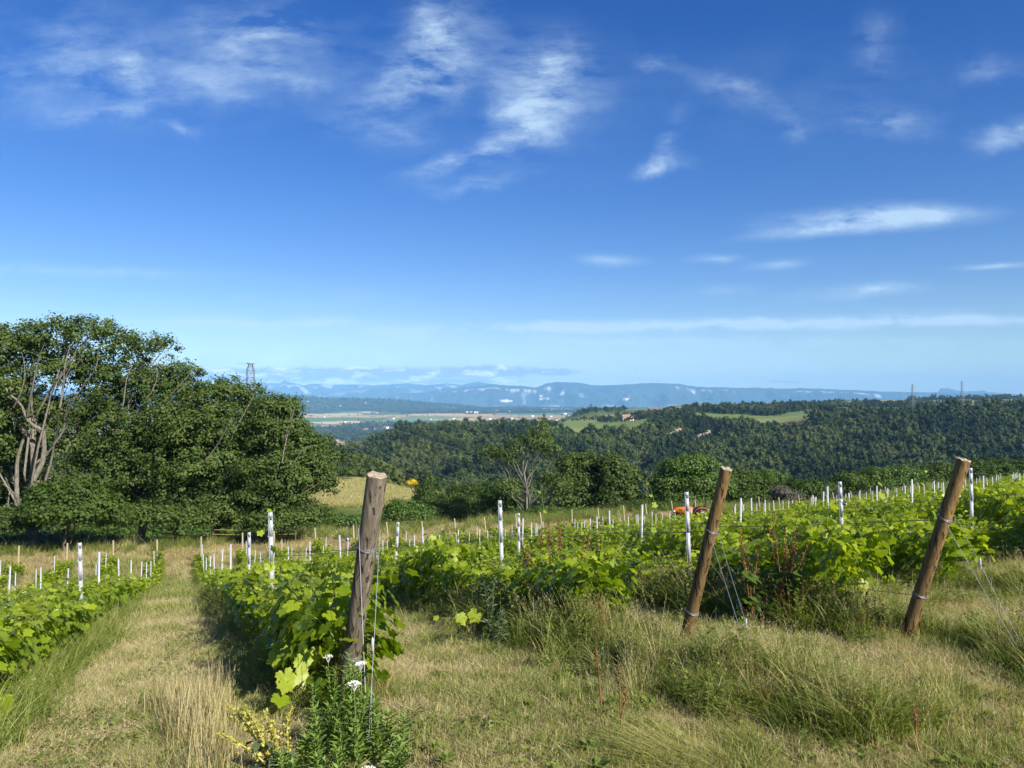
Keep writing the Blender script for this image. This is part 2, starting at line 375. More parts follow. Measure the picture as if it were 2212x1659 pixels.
def land_class(x, y, D):
    """beyond 1 km: 1 where woods cover the plain"""
    wn = fbm(x / 620, y / 900, 4, 31)
    hills = np.exp(-((y - 8500) / 1100) ** 2) * sstep(300, -300, x)
    nearw = (1 - sstep(3700, 4300, D + 500 * (fbm(x / 400, y / 400, 3, 2) - .5)))
    return (wn + .22 * hills + .16 * nearw) > .60 - .10 * sstep(7000, 7900, D)
def ground_color(x, y):
    t = np.clip(np.where(y > 0, x / np.maximum(y, 1e-3), 2), -3, 3); r = np.hypot(x, y); D = r / np.sqrt(1 + np.minimum(np.abs(t), 1.5) ** 2)
    X = t * F0 + CX
    u, p = uv(x, y)
    n1 = fbm(x * .9, y * .9, 4, 41)[:, None]; n2 = fbm(x / 9, y / 9, 4, 43)[:, None]
    straw = np.array([.34, .28, .15]); green = np.array([.085, .115, .03]); soil = np.array([.15, .105, .06]); sp_ = sstep(.54, .66, fbm(x * 1.7, y * 1.7, 3, 49))[:, None]
    near = straw * (.75 + .5 * n1) * (1 - .35 * sstep(.45, .7, n2)) + green * .35 * sstep(.45, .7, n2)
    near = near * (1 - .55 * sp_) + soil * .55 * sp_
    # under the rows: greener
    rows = np.array(ROWS); dr = np.min(np.abs(p[:, None] - rows[None]), 1)[:, None] if len(x) else p[:, None]
    inv = ((u > 2) & (u < 52 + .07 * p) & (p > -13))[:, None]
    near = np.where(inv, near * sstep(.25, .75, dr) + (green * .8) * (1 - sstep(.25, .75, dr)), near)
    track = (sstep(50, 53, u) * (1 - sstep(60, 62, u)))[:, None]
    near = near * (1 - track) + np.array([.27, .20, .10]) * (.8 + .4 * n1) * track
    past = sstep(60, 63, u)[:, None]
    near = near * (1 - past) + (green * (.9 + .6 * n2)) * past
    mead = np.array([.15, .175, .050]) * (.45 + 1.0 * fbm(x / 9, y / 9, 5, 47)[:, None])
    c = near * (1 - sstep(95, 125, D)[:, None]) + mead * sstep(95, 125, D)[:, None]
    c = c * (1 - sstep(165, 200, D)[:, None]) + WOODC * 1.3 * sstep(165, 200, D)[:, None]
    # plateau and plain fields
    cid, edge = vor(x + 60 * fbm(x / 300, y / 300, 2, 3), y, 230.0, 61)
    plat = pick(cid, [(.40, (.13, .18, .05)), (.62, (.19, .21, .07)), (.78, (.25, .22, .10)), (.88, (.09, .13, .04)), (1.01, (.30, .25, .13))])
    cid2, e2 = vor(x, y, 420.0, 71)
    pln = pick(cid2, [(.22, (.44, .31, .13)), (.36, (.33, .26, .11)), (.62, (.10, .17, .04)), (.78, (.17, .22, .06)), (.92, (.48, .38, .19)), (1.01, (.07, .11, .035))])
    hed = (e2 < .035)[:, None]
    pln = np.where(hed, WOODC * 1.3, pln)
    pln = np.where(land_class(x, y, D)[:, None], WOODC * 1.4, pln)
    Ds = np.where(X < 1100, 1050, 940); far = (D > Ds)[:, None]; vf = sstep(2500, 2900, D)[:, None] * np.ones((1, 3)); vf = np.where((X < 1180)[:, None] & (D > 1700)[:, None], 1.0, vf)
    field = plat * (.8 + .4 * fbm(x / 30, y / 30, 3, 5)[:, None]) * (1 - vf) + pln * vf
    return np.where(far, field, c)

def build_ground():
    a1 = np.linspace(-47, 47, 470); a2 = np.linspace(47, 313, 110)[1:-1]
    ang = np.radians(np.concatenate([a1, a2])); na = len(ang)
    rr = [1.2]
    while rr[-1] < 24500: rr.append(rr[-1] * 1.0128 + .0)
    rr = np.array(rr); nr = len(rr)
    A, Rr = np.meshgrid(ang, rr); x = (np.sin(A) * Rr).ravel(); y = (np.cos(A) * Rr).ravel()
    z = ground(x, y)
    c = np.zeros((len(x), 3))
    for k in range(0, len(x), 100000): c[k:k + 100000] = ground_color(x[k:k + 100000], y[k:k + 100000])
    x = np.append(x, 0); y = np.append(y, 0); z = np.append(z, ground(np.array([0.]), np.array([.01]))[0]); c = np.vstack([c, c[0]])
    i = np.arange(nr - 1)[:, None]; j = np.arange(na)[None]; j2 = (j + 1) % na
    F = np.stack([i * na + j, (i) * na + j2, (i + 1) * na + j2, (i + 1) * na + j], -1).reshape(-1, 4)[:, ::-1]
    jj = np.arange(na); Fc = np.stack([jj, np.full(na, nr * na), (jj + 1) % na], -1)[:, ::-1]
    mb = MB(); mb.add(np.stack([x, y, z], 1), F, 0, 0.5); mb.f[3].append(Fc); mb.fm[3].append(np.zeros(na, int)); mb.fr[3].append(np.zeros(na))
    m, t = mat('ground')
    ca = t.n('ShaderNodeAttribute', attribute_name='tint').outputs['Color']
    geo = t.n('ShaderNodeNewGeometry'); pos = geo.outputs['Position']
    n1 = t.n('ShaderNodeTexNoise', i={'Vector': pos, 'Scale': 14.0, 'Detail': 8.0, 'Roughness': 0.7}).outputs['Fac']
    n2 = t.n('ShaderNodeTexNoise', i={'Vector': pos, 'Scale': 0.35, 'Detail': 6.0, 'Roughness': 0.6}).outputs['Fac']
    v1 = t.m('MULTIPLY_ADD', n1, 1.2, 0.4); v2 = t.m('MULTIPLY_ADD', n2, 0.8, 0.6)
    cc = t.n('ShaderNodeVectorMath', operation='SCALE', i={0: ca, 'Scale': t.m('MULTIPLY', v1, v2)}).outputs[0]
    bp = t.n('ShaderNodeBump', i={'Height': n1, 'Strength': 0.8, 'Distance': 0.04})
    pr = t.n('ShaderNodeBsdfPrincipled', i={'Base Color': cc, 'Roughness': 0.95, 'Specular IOR Level': 0.05, 'Normal': bp.outputs[0]})
    t.n('ShaderNodeOutputMaterial', i={0: pr.outputs[0]})
    o = mb.build('ground', m, smooth=True); tag(o, kind='structure')
    ca_ = o.data.attributes.new('tint', 'FLOAT_COLOR', 'POINT')
    ca_.data.foreach_set('color', np.hstack([c, np.ones((len(c), 1))]).astype(np.float32).ravel())
    return o
build_ground()

# ---------------------------------------------------------------- mountains across the plain
def build_range(name, pts, D0, thick, seed, cliffs=False, rock=.35):
    px = np.array([q[0] for q in pts], float); py = np.array([q[1] for q in pts], float)
    nx, ny = 900, 70
    X = np.linspace(px[0], px[-1], nx); prof = np.interp(X, px, py) + (fbm(X / 9, X * 0, 4, seed) - .5) * 2.4
    H = -(prof - HY) / F0 * (D0 + thick * .5) + EYE
    base = -165.0
    T = np.linspace(0, 1, ny)
    XX, TT = np.meshgrid(X, T); D = D0 + TT * thick; x = (XX - CX) / F0 * D; y = D
    rise = np.where(TT < .5, (TT / .5), 1 - (TT - .5) / .5 * .8)
    rise = np.clip(rise, 0, 1) ** 1.15
    rn = fbm(x / 900, y / 900, 5, seed + 3); ridg = 1 - np.abs(2 * fbm(x / 700, y / 1200, 5, seed + 7) - 1)
    Hh = H[None] - base
    z = base + Hh * rise
    mid = np.sin(np.pi * np.clip(TT / .5, 0, 1)) * (TT < .5)
    z = z + mid * Hh * ((ridg - .75) * .9 + (rn - .5) * .35)
    zc = base + Hh
    if cliffs:
        cl = sstep(.36, .42, TT) * (TT < .5)
        z = z * (1 - cl) + cl * (base + Hh * (.86 + .14 * sstep(.40, .5, TT)))
    z = np.minimum(z, zc)
    V = np.stack([x, y, z], -1).reshape(-1, 3)
    i = np.arange(ny - 1)[:, None]; j = np.arange(nx - 1)[None]
    F = np.stack([i * nx + j, i * nx + j + 1, (i + 1) * nx + j + 1, (i + 1) * nx + j], -1).reshape(-1, 4)
    dark = np.array([.025, .045, .040]); pale = np.array([.62, .58, .50])
    c = dark[None] * (.6 + .8 * fbm(x.ravel() / 400, y.ravel() / 400, 4, seed + 1)[:, None])
    if cliffs:
        band = (np.exp(-((TT - .385 - .02 * (fbm(x / 60, y * 0, 3, 4) - .5)) / .016) ** 2) * sstep(.48, .6, fbm(x / 70, y * 0, 3, seed + 13)) * sstep(.42, .55, fbm(x / 900, y * 0, 2, 6)) * .7).ravel()[:, None]
        sp = (fbm(x / 230, y / 500, 4, seed + 15).ravel()[:, None] > .74) * .22 * (TT.ravel()[:, None] < .36)
        foot = (sstep(.09, .04, TT) * (fbm(x / 300, y / 60, 3, 5) > .5)).ravel()[:, None] * .5
        for qx, qy, w_, h_ in ((1093, 866, 15, 2.5), (1175, 861, 12, 2), (1352, 862, 9, 2), (1215, 850, 6, 4), (1170, 855, 5, 2)):
            yy = HY - (z.ravel() - EYE) / D.ravel() * F0
            sp = np.maximum(sp, (((XX.ravel() - qx) / w_) ** 2 + ((yy - qy) / h_) ** 2 < 1)[:, None] * 1.0)
        k = np.clip(band + sp + foot, 0, 1); c = c * (1 - k) + pale * k
    else:
        k = (fbm(x / 600, y / 300, 4, seed + 15).ravel()[:, None] > .62) * rock * (rise.ravel()[:, None] > .55); c = c * (1 - k) + pale * .6 * k
    m, t = mat(name)
    ca = t.n('ShaderNodeAttribute', attribute_name='tint').outputs['Color']
    pr = t.n('ShaderNodeBsdfPrincipled', i={'Base Color': ca, 'Roughness': 0.95, 'Specular IOR Level': 0.05})
    t.n('ShaderNodeOutputMaterial', i={0: pr.outputs[0]})
    mb = MB(); mb.add(V, F, 0, .5); o = mb.build(name, m, smooth=True); tag(o, kind='structure')
    ca_ = o.data.attributes.new('tint', 'FLOAT_COLOR', 'POINT')
    ca_.data.foreach_set('color', np.hstack([c, np.ones((len(c), 1))]).astype(np.float32).ravel())
build_range('mountains', [(790,871),(835,859),(865,849),(920,848),(958,840),(1013,835),(1062,830),(1088,832),(1129,834),(1158,837),(1181,828),(1200,825),(1255,827),
    (1285,832),(1311,832),(1341,831),(1371,829),(1406,827),(1466,829),(1503,835),(1559,837),(1665,838),(1693,840),(1733,838),(1782,840),(1855,843),(1924,846),(2025,848),(2100,851),(2212,853),(2600,862)],
    14500, 4200, 101, cliffs=True)
build_range('mountains', [(-400,868),(200,850),(640,852),(716,848),(772,839),(809,837),(865,837),(921,843),(1000,850),(1100,868)], 17500, 3000, 131)
build_range('mountains', [(-400,850),(300,836),(571,827),(604,826),(615,821),(623,825),(656,832),(671,828),(697,828),(720,831),(731,829),(757,830),(779,829),(809,832),(831,830),(883,827.5),
    (921,831),(958,828),(995,830),(1032,824),(1060,828),(1100,835),(1400,845)], 20000, 3500, 151, rock=.8)
build_range('mountains', [(1900,862),(1990,850),(2025,847),(2033,838),(2049,838),(2061,842),(2090,845),(2110,844),(2122,842),(2138,847),(2212,852),(2400,866)], 20000, 3500, 171)

# ---------------------------------------------------------------- haze
def haze():
    mb = MB(); x0, x1, y0, y1, z0, z1 = -25500, 25500, -25500, 25500, -260, 780
    mb.box(((x0 + x1) / 2, (y0 + y1) / 2, (z0 + z1) / 2), (x1 - x0, y1 - y0, z1 - z0))
    m, t = mat('haze')
    pv = t.n('ShaderNodeVolumePrincipled', i={'Color': (.27, .59, 1.0, 1), 'Density': 0.000055, 'Anisotropy': -0.2})
    t.n('ShaderNodeOutputMaterial', i={'Volume': pv.outputs[0]})
    o = mb.build('haze', m); tag(o, kind='stuff'); return o
HAZE = haze()
# ---------------------------------------------------------------- woods on the far slopes (nobody could count them)
M_WOOD = leafmat('wood_leaves', [(.012, .028, .008), (.024, .044, .011), (.036, .060, .014), (.060, .085, .020), (.080, .100, .030)], trans=.12, rough=.6, spec=.15, objvar=.62)
M_WOODDRY = leafmat('dry_wood_leaves', [(.10, .075, .05), (.15, .11, .08), (.07, .07, .03)], trans=.1, rough=.7, spec=.1)
M_FIR = leafmat('dark_needles', [(.012, .026, .012), (.022, .040, .018)], trans=.05, rough=.6, spec=.2)
def crown_proto(seed, n=420, leaf=.75, hgt=8.0, rad=4.0, m=None, conifer=False):
    rs = np.random.default_rng(seed); mb = MB()
    if conifer:
        z = rs.random(n) ** .8; r = rad * (1 - z) * (.55 + .45 * rs.random(n)) * (1 + .15 * np.sin(z * 40)); a = rs.random(n) * 6.283
        C = np.stack([r * np.cos(a), r * np.sin(a), .6 + z * hgt], 1); nr = np.stack([np.cos(a), np.sin(a), np.full(n, .6)], 1)
        mb.tube([(0, 0, 0), (0, 0, hgt * .95)], [rad * .45, .05], 7)
    else:
        k = 9; lc = rs.normal(size=(k, 3)) * [rad * .48, rad * .48, hgt * .17] + [0, 0, hgt * .58]; lr = rad * (.34 + .26 * rs.random(k))
        w_ = rs.integers(0, k, n); d = unit(rs.normal(size=(n, 3)) + [0, 0, .35]); C = lc[w_] + d * lr[w_][:, None] * (.75 + .3 * rs.random(n))[:, None]
        nr = d + rs.normal(size=(n, 3)) * .5
        for q in range(k):      # dark lumpy core added inside each bough to stop see-through
            an = np.arange(6) / 6 * 6.283
            ring = lambda zz, s_: np.stack([np.cos(an) * s_, np.sin(an) * s_, np.full(6, zz)], 1)
            V = np.vstack([ring(-.55, .55), ring(0, .72), ring(.5, .5), [[0, 0, .75]]]) * lr[q] * (.8 + .2 * rs.random((19, 1))) + lc[q]
            F = [[i + j * 6, (i + 1) % 6 + j * 6, (i + 1) % 6 + (j + 1) * 6, i + (j + 1) * 6] for j in range(2) for i in range(6)]
            mb.add(V, F, 0, rs.random() * .5); mb.add(V, [[12 + i, 12 + (i + 1) % 6, 18] for i in range(6)], 0, rs.random() * .6)
        mb.tube([(0, 0, -1), (0, 0, hgt * .5)], [.25, .12], 5)
    M_ = bases(nr, leaf * (.6 + .8 * rs.random(n)) * (.8 if conifer else 1))
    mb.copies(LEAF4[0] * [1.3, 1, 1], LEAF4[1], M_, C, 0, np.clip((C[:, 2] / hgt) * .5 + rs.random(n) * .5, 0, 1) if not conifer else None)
    return mb.mesh('wood_crown', m or M_WOOD)
P_WOOD = [crown_proto(200 + k, hgt=8.5 + k % 3, rad=3.6 + .3 * (k % 4)) for k in range(8)]
P_DRY = [crown_proto(230, n=170, leaf=.55, hgt=9, rad=2.6, m=M_WOODDRY)]
P_FIR = [crown_proto(240 + k, n=380, leaf=.9, hgt=12, rad=2.8, m=M_FIR, conifer=True) for k in range(2)]
M_WOODL = leafmat('wood_leaves_light', [(.040, .062, .014), (.065, .090, .020), (.095, .115, .034)], trans=.12, rough=.6, spec=.15, objvar=.5)
M_WOODK = leafmat('wood_leaves_dark', [(.010, .022, .008), (.020, .036, .010), (.032, .050, .014)], trans=.1, rough=.6, spec=.15, objvar=.5)
P_LIGHT = [crown_proto(260 + k, hgt=8.5, rad=3.8, m=M_WOODL) for k in range(3)]; P_DARKW = [crown_proto(270 + k, hgt=9.5, rad=3.6, m=M_WOODK) for k in range(2)]
def XD(X, D): return (X - CX) / F0 * D, D
def woods():
    pts, idx, scl = [], [], []
    def put(X, D, s, ids, dz=0.0):
        x, y = XD(X, D); z = ground(x, y) - .6 * s + dz
        pts.append(np.stack([x, y, z], 1)); scl.append(s); idx.append(ids)
    def area(n, X0, X1, D0, D1, cond=None, s0=.7, s1=1.25, kinds=(0, 8)):
        D = np.sqrt(rng.random(n) * (D1 ** 2 - D0 ** 2) + D0 ** 2); X = X0 + rng.random(n) * (X1 - X0)
        k = np.ones(n, bool) if cond is None else cond(X, D)
        X, D = X[k], D[k]; put(X, D, s0 + (s1 - s0) * rng.random(len(X)) ** 1.3, rng.integers(kinds[0], kinds[1], len(X)))
    # spur beyond the meadow, gorge, and the broad slope facing the vineyard
    area(3800, 300, 1250, 185, 440, lambda X, D: (D > 190 + 25 * vnoise(X / 60, X * 0, 4)), .5, .85)
    edge = lambda X: np.interp(X, [700, 760, 860, 1100, 1150, 1300, 1480, 1620, 1640, 1745, 1770, 1900, 2212, 2600], [1100, 1100, 1060, 960, 850, 870, 950, 960, 900, 905, 1040, 1010, 1020, 1000])
    area(14500, 740, 2500, 400, 1100, lambda X, D: (D < edge(X)) & ((X > 1150) | (D > 440)), .75, 1.55)
    # dying pines on the bluff above the plain
    area(420, 790, 900, 820, 1010, None, .8, 1.15, (8, 9))
    area(160, 1690, 1850, 850, 960, None, .7, 1.0, (8, 9))
    # hedges and copses on the plateau:  X0, X1, D0, D1, count, scale
    for X0, X1, D0, D1, n, a, b in [(1480, 1700, 1250, 1450, 420, 1.0, 1.5), (1560, 1800, 1350, 1600, 420, 1.0, 1.5), (1690, 1900, 1500, 1750, 300, .9, 1.4), (1860, 2000, 1500, 1700, 160, .9, 1.3),
        (1380, 1500, 1200, 1330, 200, .7, 1.1), (1290, 1400, 1150, 1250, 90, .6, 1.0), (1130, 1210, 1040, 1080, 60, .6, .9), (1240, 1350, 1750, 1950, 120, .8, 1.3), (1180, 1290, 1300, 1380, 26, .5, .8),
        (1400, 1500, 1000, 1100, 140, .8, 1.1), (1960, 2212, 2350, 2600, 330, 1.0, 1.6), (2150, 2300, 1000, 1300, 80, 1.0, 1.4), (1330, 1460, 1480, 1560, 60, .7, 1.0), (1500, 1640, 985, 1040, 50, .6, .9)]:
        area(n, X0, X1, D0, D1, lambda X, D: vnoise(X / 14, D / 40, 3) > .25, a, b)
    area(130, 1880, 1965, 1480, 1600, None, .9, 1.25, (9, 11))
    area(90, 1995, 2070, 1650, 1750, None, .6, .8, (9, 11)); area(150, 2070, 2230, 1650, 1720, None, .6, .8, (9, 11))
    # woods of the plain and the low hills beyond it
    def pl(X, D):
        x, y = XD(X, D); return land_class(x, y, D)
    area(9500, 520, 1180, 1500, 3300, pl, 1.2, 2.0); area(11000, 520, 1500, 3300, 6500, pl, 1.3, 2.2)
    area(9000, 520, 1400, 6500, 10500, pl, 1.8, 2.8)
    area(1500, 560, 1400, 3000, 6500, lambda X, D: ~pl(X, D) & (vor(*XD(X, D), 420.0, 71)[1] < .05), .8, 1.5)
    P3 = cat3(pts); S3 = cat3(scl); I3 = cat3(idx); pn = fbm(P3[:, 0] / 45, P3[:, 1] / 45, 3, 91); k = I3 < 8; I3 = np.where(k & (pn > .56), 8 + 3 + rng.integers(0, 3, len(I3)), np.where(k & (pn < .40), 14 + rng.integers(0, 2, len(I3)), I3)); S3 = np.where(k, S3 * (.85 + .4 * (rng.random(len(S3)) > .8)), S3); pts, scl, idx = [P3], [S3], [I3]
    o = scatter('woods', cat3(pts), rng.random(sum(map(len, pts))) * 6.28, cat3(scl), cat3(idx), P_WOOD + P_DRY + P_FIR + P_LIGHT + P_DARKW)
    return o
woods()

# ---------------------------------------------------------------- single trees
M_BARK = barkmat('pale_grey_bark', (.07, .062, .05), (.17, .155, .125), (.30, .28, .235), 3, 5)
M_BARKD = barkmat('dark_bark', (.05, .04, .03), (.12, .10, .075), (.20, .17, .13), 3, 5)
M_POP = leafmat('grey_green_leaves', [(.026, .052, .009), (.054, .092, .017), (.092, .138, .028), (.150, .190, .058)], trans=.3, rough=.6, spec=.22, objvar=.15)
M_OAK = leafmat('deep_green_leaves', [(.026, .056, .008), (.050, .090, .013), (.082, .125, .020)], trans=.25, rough=.6, spec=.2, objvar=.3)
M_BRIGHT = leafmat('fresh_green_leaves', [(.045, .095, .012), (.070, .130, .018), (.10, .165, .028)], trans=.3, rough=.5, spec=.3, objvar=.2)
M_GREY = leafmat('grey_brown_leaves', [(.07, .075, .05), (.12, .115, .085), (.17, .16, .12)], trans=.1, rough=.7, spec=.1)
M_YEL = leafmat('yellow_blossom', [(.10, .13, .02), (.55, .42, .02), (.7, .55, .03)], trans=.2)
def limb(mb, a, b, r0, r1, n=7, sag=.12, seed=None):
    a = np.array(a, float); b = np.array(b, float); m = 7; t = np.linspace(0, 1, m)[:, None]; L = np.linalg.norm(b - a)
    side = rng.normal(size=3) * sag * L; side2 = rng.normal(size=3) * sag * L * .4
    P_ = a + (b - a) * t + side * np.sin(t * math.pi) * [.6, .6, .3] + side2 * np.sin(t * 2 * math.pi)
    mb.tube(P_, r0 + (r1 - r0) * t[:, 0], n, 0, None, True); return P_
LEAFX = 2.1
def tree(name, label, base, lobes, leaves, clump=.5, leafsz=.2, trunk=.3, mleaf=M_POP, mbark=M_BARK, cat='tree', group=None, extra=None, per=45, twigs=2, trunk_top=None, flat=.7, fill=.25):
    """lobes: (dx, dy, z, rx, ry, rz) relative to the base"""
    root = empty(name, base); tag(root, label, cat, group)
    L = np.array(lobes, float); L[:, 3:6] *= 1.12; leaves = leaves * LEAFX; vol = (L[:, 3] * L[:, 4] + L[:, 3] * L[:, 5] + L[:, 4] * L[:, 5]); N = int(leaves / per)
    w_ = rng.choice(len(L), N, p=vol / vol.sum()); d = unit(rng.normal(size=(N, 3))); d[:, 2] = np.where(d[:, 2] < -.3, -d[:, 2] * .6, d[:, 2]); d = unit(d)
    rad = np.where(rng.random(N) < fill, rng.random(N) ** .5 * .8, .82 + .26 * rng.random(N))
    nz_ = .8 + .45 * vnoise(d[:, 0] * 2.3 + w_ * 7, d[:, 2] * 2.3 + d[:, 1] * 1.7, 3)
    C = L[w_, :3] + d * L[w_, 3:6] * (rad * nz_)[:, None]
    # leaves of each clump
    cr = clump * (.55 + .9 * rng.random(N)); K = per
    off = rng.normal(size=(N, K, 3)) * [1, 1, flat] * .5; off = off * cr[:, None, None]
    P_ = (C[:, None] + off).reshape(-1, 3); out_ = (d[:, None] * .9 + unit(off) * .6 + [0, 0, .35]).reshape(-1, 3)
    nr = out_ + rng.normal(size=out_.shape) * .55
    keep = P_[:, 2] > .15
    mb = MB(); sz = leafsz * (.6 + .8 * rng.random(len(P_)))
    tone = np.repeat(rng.random(N), K) * .55 + rng.random(len(P_)) * .45
    mb.copies(LEAF4[0] * [1.25, 1, 1], LEAF4[1], bases(nr[keep], sz[keep]), P_[keep], 0, tone[keep])
    mb.build('crown', mleaf, root)
    tb = MB(); top = trunk_top or (L[:, :3].mean(0) * [1, 1, 1.0]); top = np.array(top, float)
    tp = limb(tb, (0, 0, -.5), top, trunk, trunk * .35, 9, .05)
    for q in range(len(L)):
        s = tp[min(5, 1 + int(rng.integers(0, 4)))]
        pp = limb(tb, s, L[q, :3], trunk * .38, trunk * .12, 6, .10)
        for _ in range(twigs):
            dd = unit(rng.normal(size=3) + [0, 0, .5]); limb(tb, pp[4], L[q, :3] + dd * L[q, 3:6] * .95, trunk * .12, trunk * .03, 5, .08)
    for e in (extra or []): limb(tb, e[0], e[1], e[2] * (.72 if e[2] > .1 else .9), e[3] * .8, 7, .07)
    tb.build('trunk', mbark, root, smooth=True)
    return root
def at(X, y, D, base=None):
    p = np.array(pt(X, y, D)); return tuple(p - np.array(base)) if base is not None else tuple(p)
def lobes_px(base, D, items):
    """items: X, y, half width px, half height px, depth offset m"""
    out_ = []
    for X, y, rx, ry, dd in items:
        d = D + dd; p = np.array(pt(X, y, d)) - np.array(base); out_.append((p[0], p[1], p[2], rx / F0 * d, max(rx, ry) / F0 * d * .85, ry / F0 * d))
    return out_
def base_at(X, D): x = (X - CX) / F0 * D; return (x, D, gz(x, D))
# the big stand beside the far end of the vineyard
D1 = 57.0; b = base_at(70, D1)
tree('white_poplar', 'tall white poplar with bare pale limbs and a thick forked trunk', b,
     lobes_px(b, D1, [(20,760,70,55,1),(95,745,55,50,0),(160,720,52,32,0),(205,712,38,28,1),(15,860,60,70,0),(130,810,80,50,2),(195,780,60,45,2),(60,900,70,60,3),(-40,950,70,110,0),(-60,790,80,70,1),(150,905,80,50,3),(20,1000,50,60,4),(130,960,70,60,3),(160,1020,70,50,3),(60,1060,60,40,5)]),
     26000, .52, .18, .32, extra=[
      (at(62,1090,D1,b), at(95,930,D1-.4,b), .34, .2), (at(95,930,D1-.4,b), at(18,850,D1-1.5,b), .19, .07), (at(18,850,D1-1.5,b), at(-20,800,D1-2,b), .07, .03),
      (at(40,1095,D1,b), at(60,930,D1+.5,b), .26, .12), (at(95,1060,D1,b), at(118,960,D1-.8,b), .17, .08), (at(118,960,D1-.8,b), at(150,860,D1-2,b), .09, .03),
      (at(80,1000,D1-.2,b), at(130,880,D1-2.5,b), .13, .08), (at(130,880,D1-2.5,b), at(150,745,D1-3,b), .09, .03), (at(132,860,D1-2.6,b), at(165,750,D1-2.8,b), .06, .02),
      (at(60,900,D1-1,b), at(95,740,D1-3,b), .10, .03), (at(30,880,D1-1,b), at(45,760,D1-2.4,b), .08, .02), (at(140,905,D1-2,b), at(205,800,D1-3.4,b), .08, .02),
      (at(205,800,D1-3.4,b), at(215,745,D1-3.4,b), .03, .01), (at(50,1110,D1-.5,b), at(10,1045,D1-2.2,b), .14, .05), (at(50,1105,D1-.4,b), at(15,1030,D1-1.5,b), .10, .03), (at(16,1140,D1-1,b), at(24,1060,D1-1.2,b), .10,.05)])
D2 = 61.0; b = base_at(300, D2)
tree('white_poplar', 'broad poplar with an open ragged top, second from the forked trunk, above the walnut', b,
     lobes_px(b, D2, [(265,745,40,32,0),(300,770,55,40,0),(345,765,42,35,0),(395,805,38,22,0),(265,830,80,50,1),(345,845,75,45,0),(290,920,110,60,-1),(380,930,80,70,0),(220,900,60,60,2),(300,1020,110,60,0),(260,980,90,60,0),(340,1000,90,70,0),(400,1040,70,60,0),(310,860,90,60,0)]),
     26000, .52, .18, .34, extra=[(at(290,930,D2-2,b), at(340,800,D2-3,b), .10, .03), (at(340,880,D2-2,b), at(420,795,D2-2.5,b), .08, .02), (at(380,850,D2-2.6,b), at(425,800,D2-2.6,b), .05, .015),
      (at(255,900,D2-3,b), at(285,790,D2-3.4,b), .08, .03), (at(330,800,D2-2.8,b), at(365,760,D2-2.6,b), .04, .015)])
D3 = 60.0; b = base_at(470, D3)
tree('white_poplar', 'round dense poplar in the middle of the stand, in front of the lattice pylon', b,
     lobes_px(b, D3, [(480,850,50,32,0),(525,860,42,34,0),(440,880,60,40,0),(500,920,85,50,-1),(420,940,80,60,-1),(545,905,40,45,0),(450,1010,110,65,-1),(540,990,70,70,0),(470,1080,110,45,0),(400,1080,80,50,0),(480,1000,100,80,0)]),
     26000, .52, .18, .32, extra=[(at(500,950,D3-3,b), at(552,845,D3-3,b), .06, .02), (at(440,1000,D3-3.4,b), at(500,905,D3-4,b), .06, .02), (at(520,1040,D3-3,b), at(590,960,D3-3.5,b), .06, .02)])
D4 = 58.0; b = base_at(610, D4)
tree('white_poplar', 'lowest poplar of the stand, sloping down to the meadow with a dead bleached top', b,
     lobes_px(b, D4, [(590,885,42,28,0),(625,890,22,24,0),(600,940,60,50,0),(648,975,42,45,0),(690,1000,30,38,0),(620,1030,80,50,-1),(675,1050,42,40,0),(590,1080,70,40,-1),(640,1110,60,25,0)]),
     21000, .5, .17, .26, extra=[(at(610,1000,D4-3,b), at(628,860,D4-1,b), .05, .015), (at(618,960,D4-2,b), at(637,880,D4-1.5,b), .04, .012), (at(600,1040,D4-3,b), at(680,960,D4-3,b), .05, .015), (at(640,1080,D4-2,b), at(705,1030,D4-2,b), .04, .015), (at(650,1115,D4-2,b), at(700,1060,D4-2,b), .04, .015)])
D5 = 53.0; b = base_at(150, D5)
tree('walnut_tree', 'low spreading walnut of richer green in front of the forked trunk', b,
     lobes_px(b, D5, [(120,1080,50,35,0),(180,1070,55,32,0),(215,1100,45,32,0),(150,1110,70,28,-1),(90,1110,30,24,0)]), 9500, .5, .2, .14, M_OAK, M_BARKD)
D6 = 62.0; b = base_at(370, D6)
tree('shrub', 'dark thicket under the poplars between walnut and lowest poplar', b,
     lobes_px(b, D6, [(310,1090,70,45,0),(400,1095,80,45,-1),(480,1110,60,30,-2),(260,1110,50,30,0),(540,1120,60,28,0),(600,1120,50,26,0),(200,1125,60,22,0),(350,1060,90,50,2)]), 13000, .5, .2, .12, M_OAK, M_BARKD, cat='shrub')
for lb_, X_, DD, it in [('low dark thicket in front of the middle poplars', 330, 56.5, [(260,1118,45,22,0),(310,1112,50,26,0),(360,1118,48,24,0),(400,1122,40,20,0)]), ('low thicket below the round dense poplar', 480, 57.0, [(440,1120,48,24,0),(490,1112,48,28,0),(540,1120,46,24,0)]),
        ('low green thicket below the lowest poplar', 620, 56.0, [(590,1122,46,24,0),(640,1122,40,20,0)]), ('scrub around the forked trunk', 30, 55.0, [(0,1125,40,22,0),(50,1132,34,18,0),(-40,1120,40,24,0)])]:
    b = base_at(X_, DD); tree('shrub', lb_, b, lobes_px(b, DD, it), 5200, .45, .16, .06, M_POP, M_BARKD, cat='shrub')
D7 = 64.0; b = base_at(-70, D7)
tree('white_poplar', 'dark poplar cut by the picture edge behind the forked trunk', b, lobes_px(b, D7, [(-60,900,90,120,0),(0,1000,70,90,1),(-40,1080,90,60,0)]), 12000, .6, .22, .3)

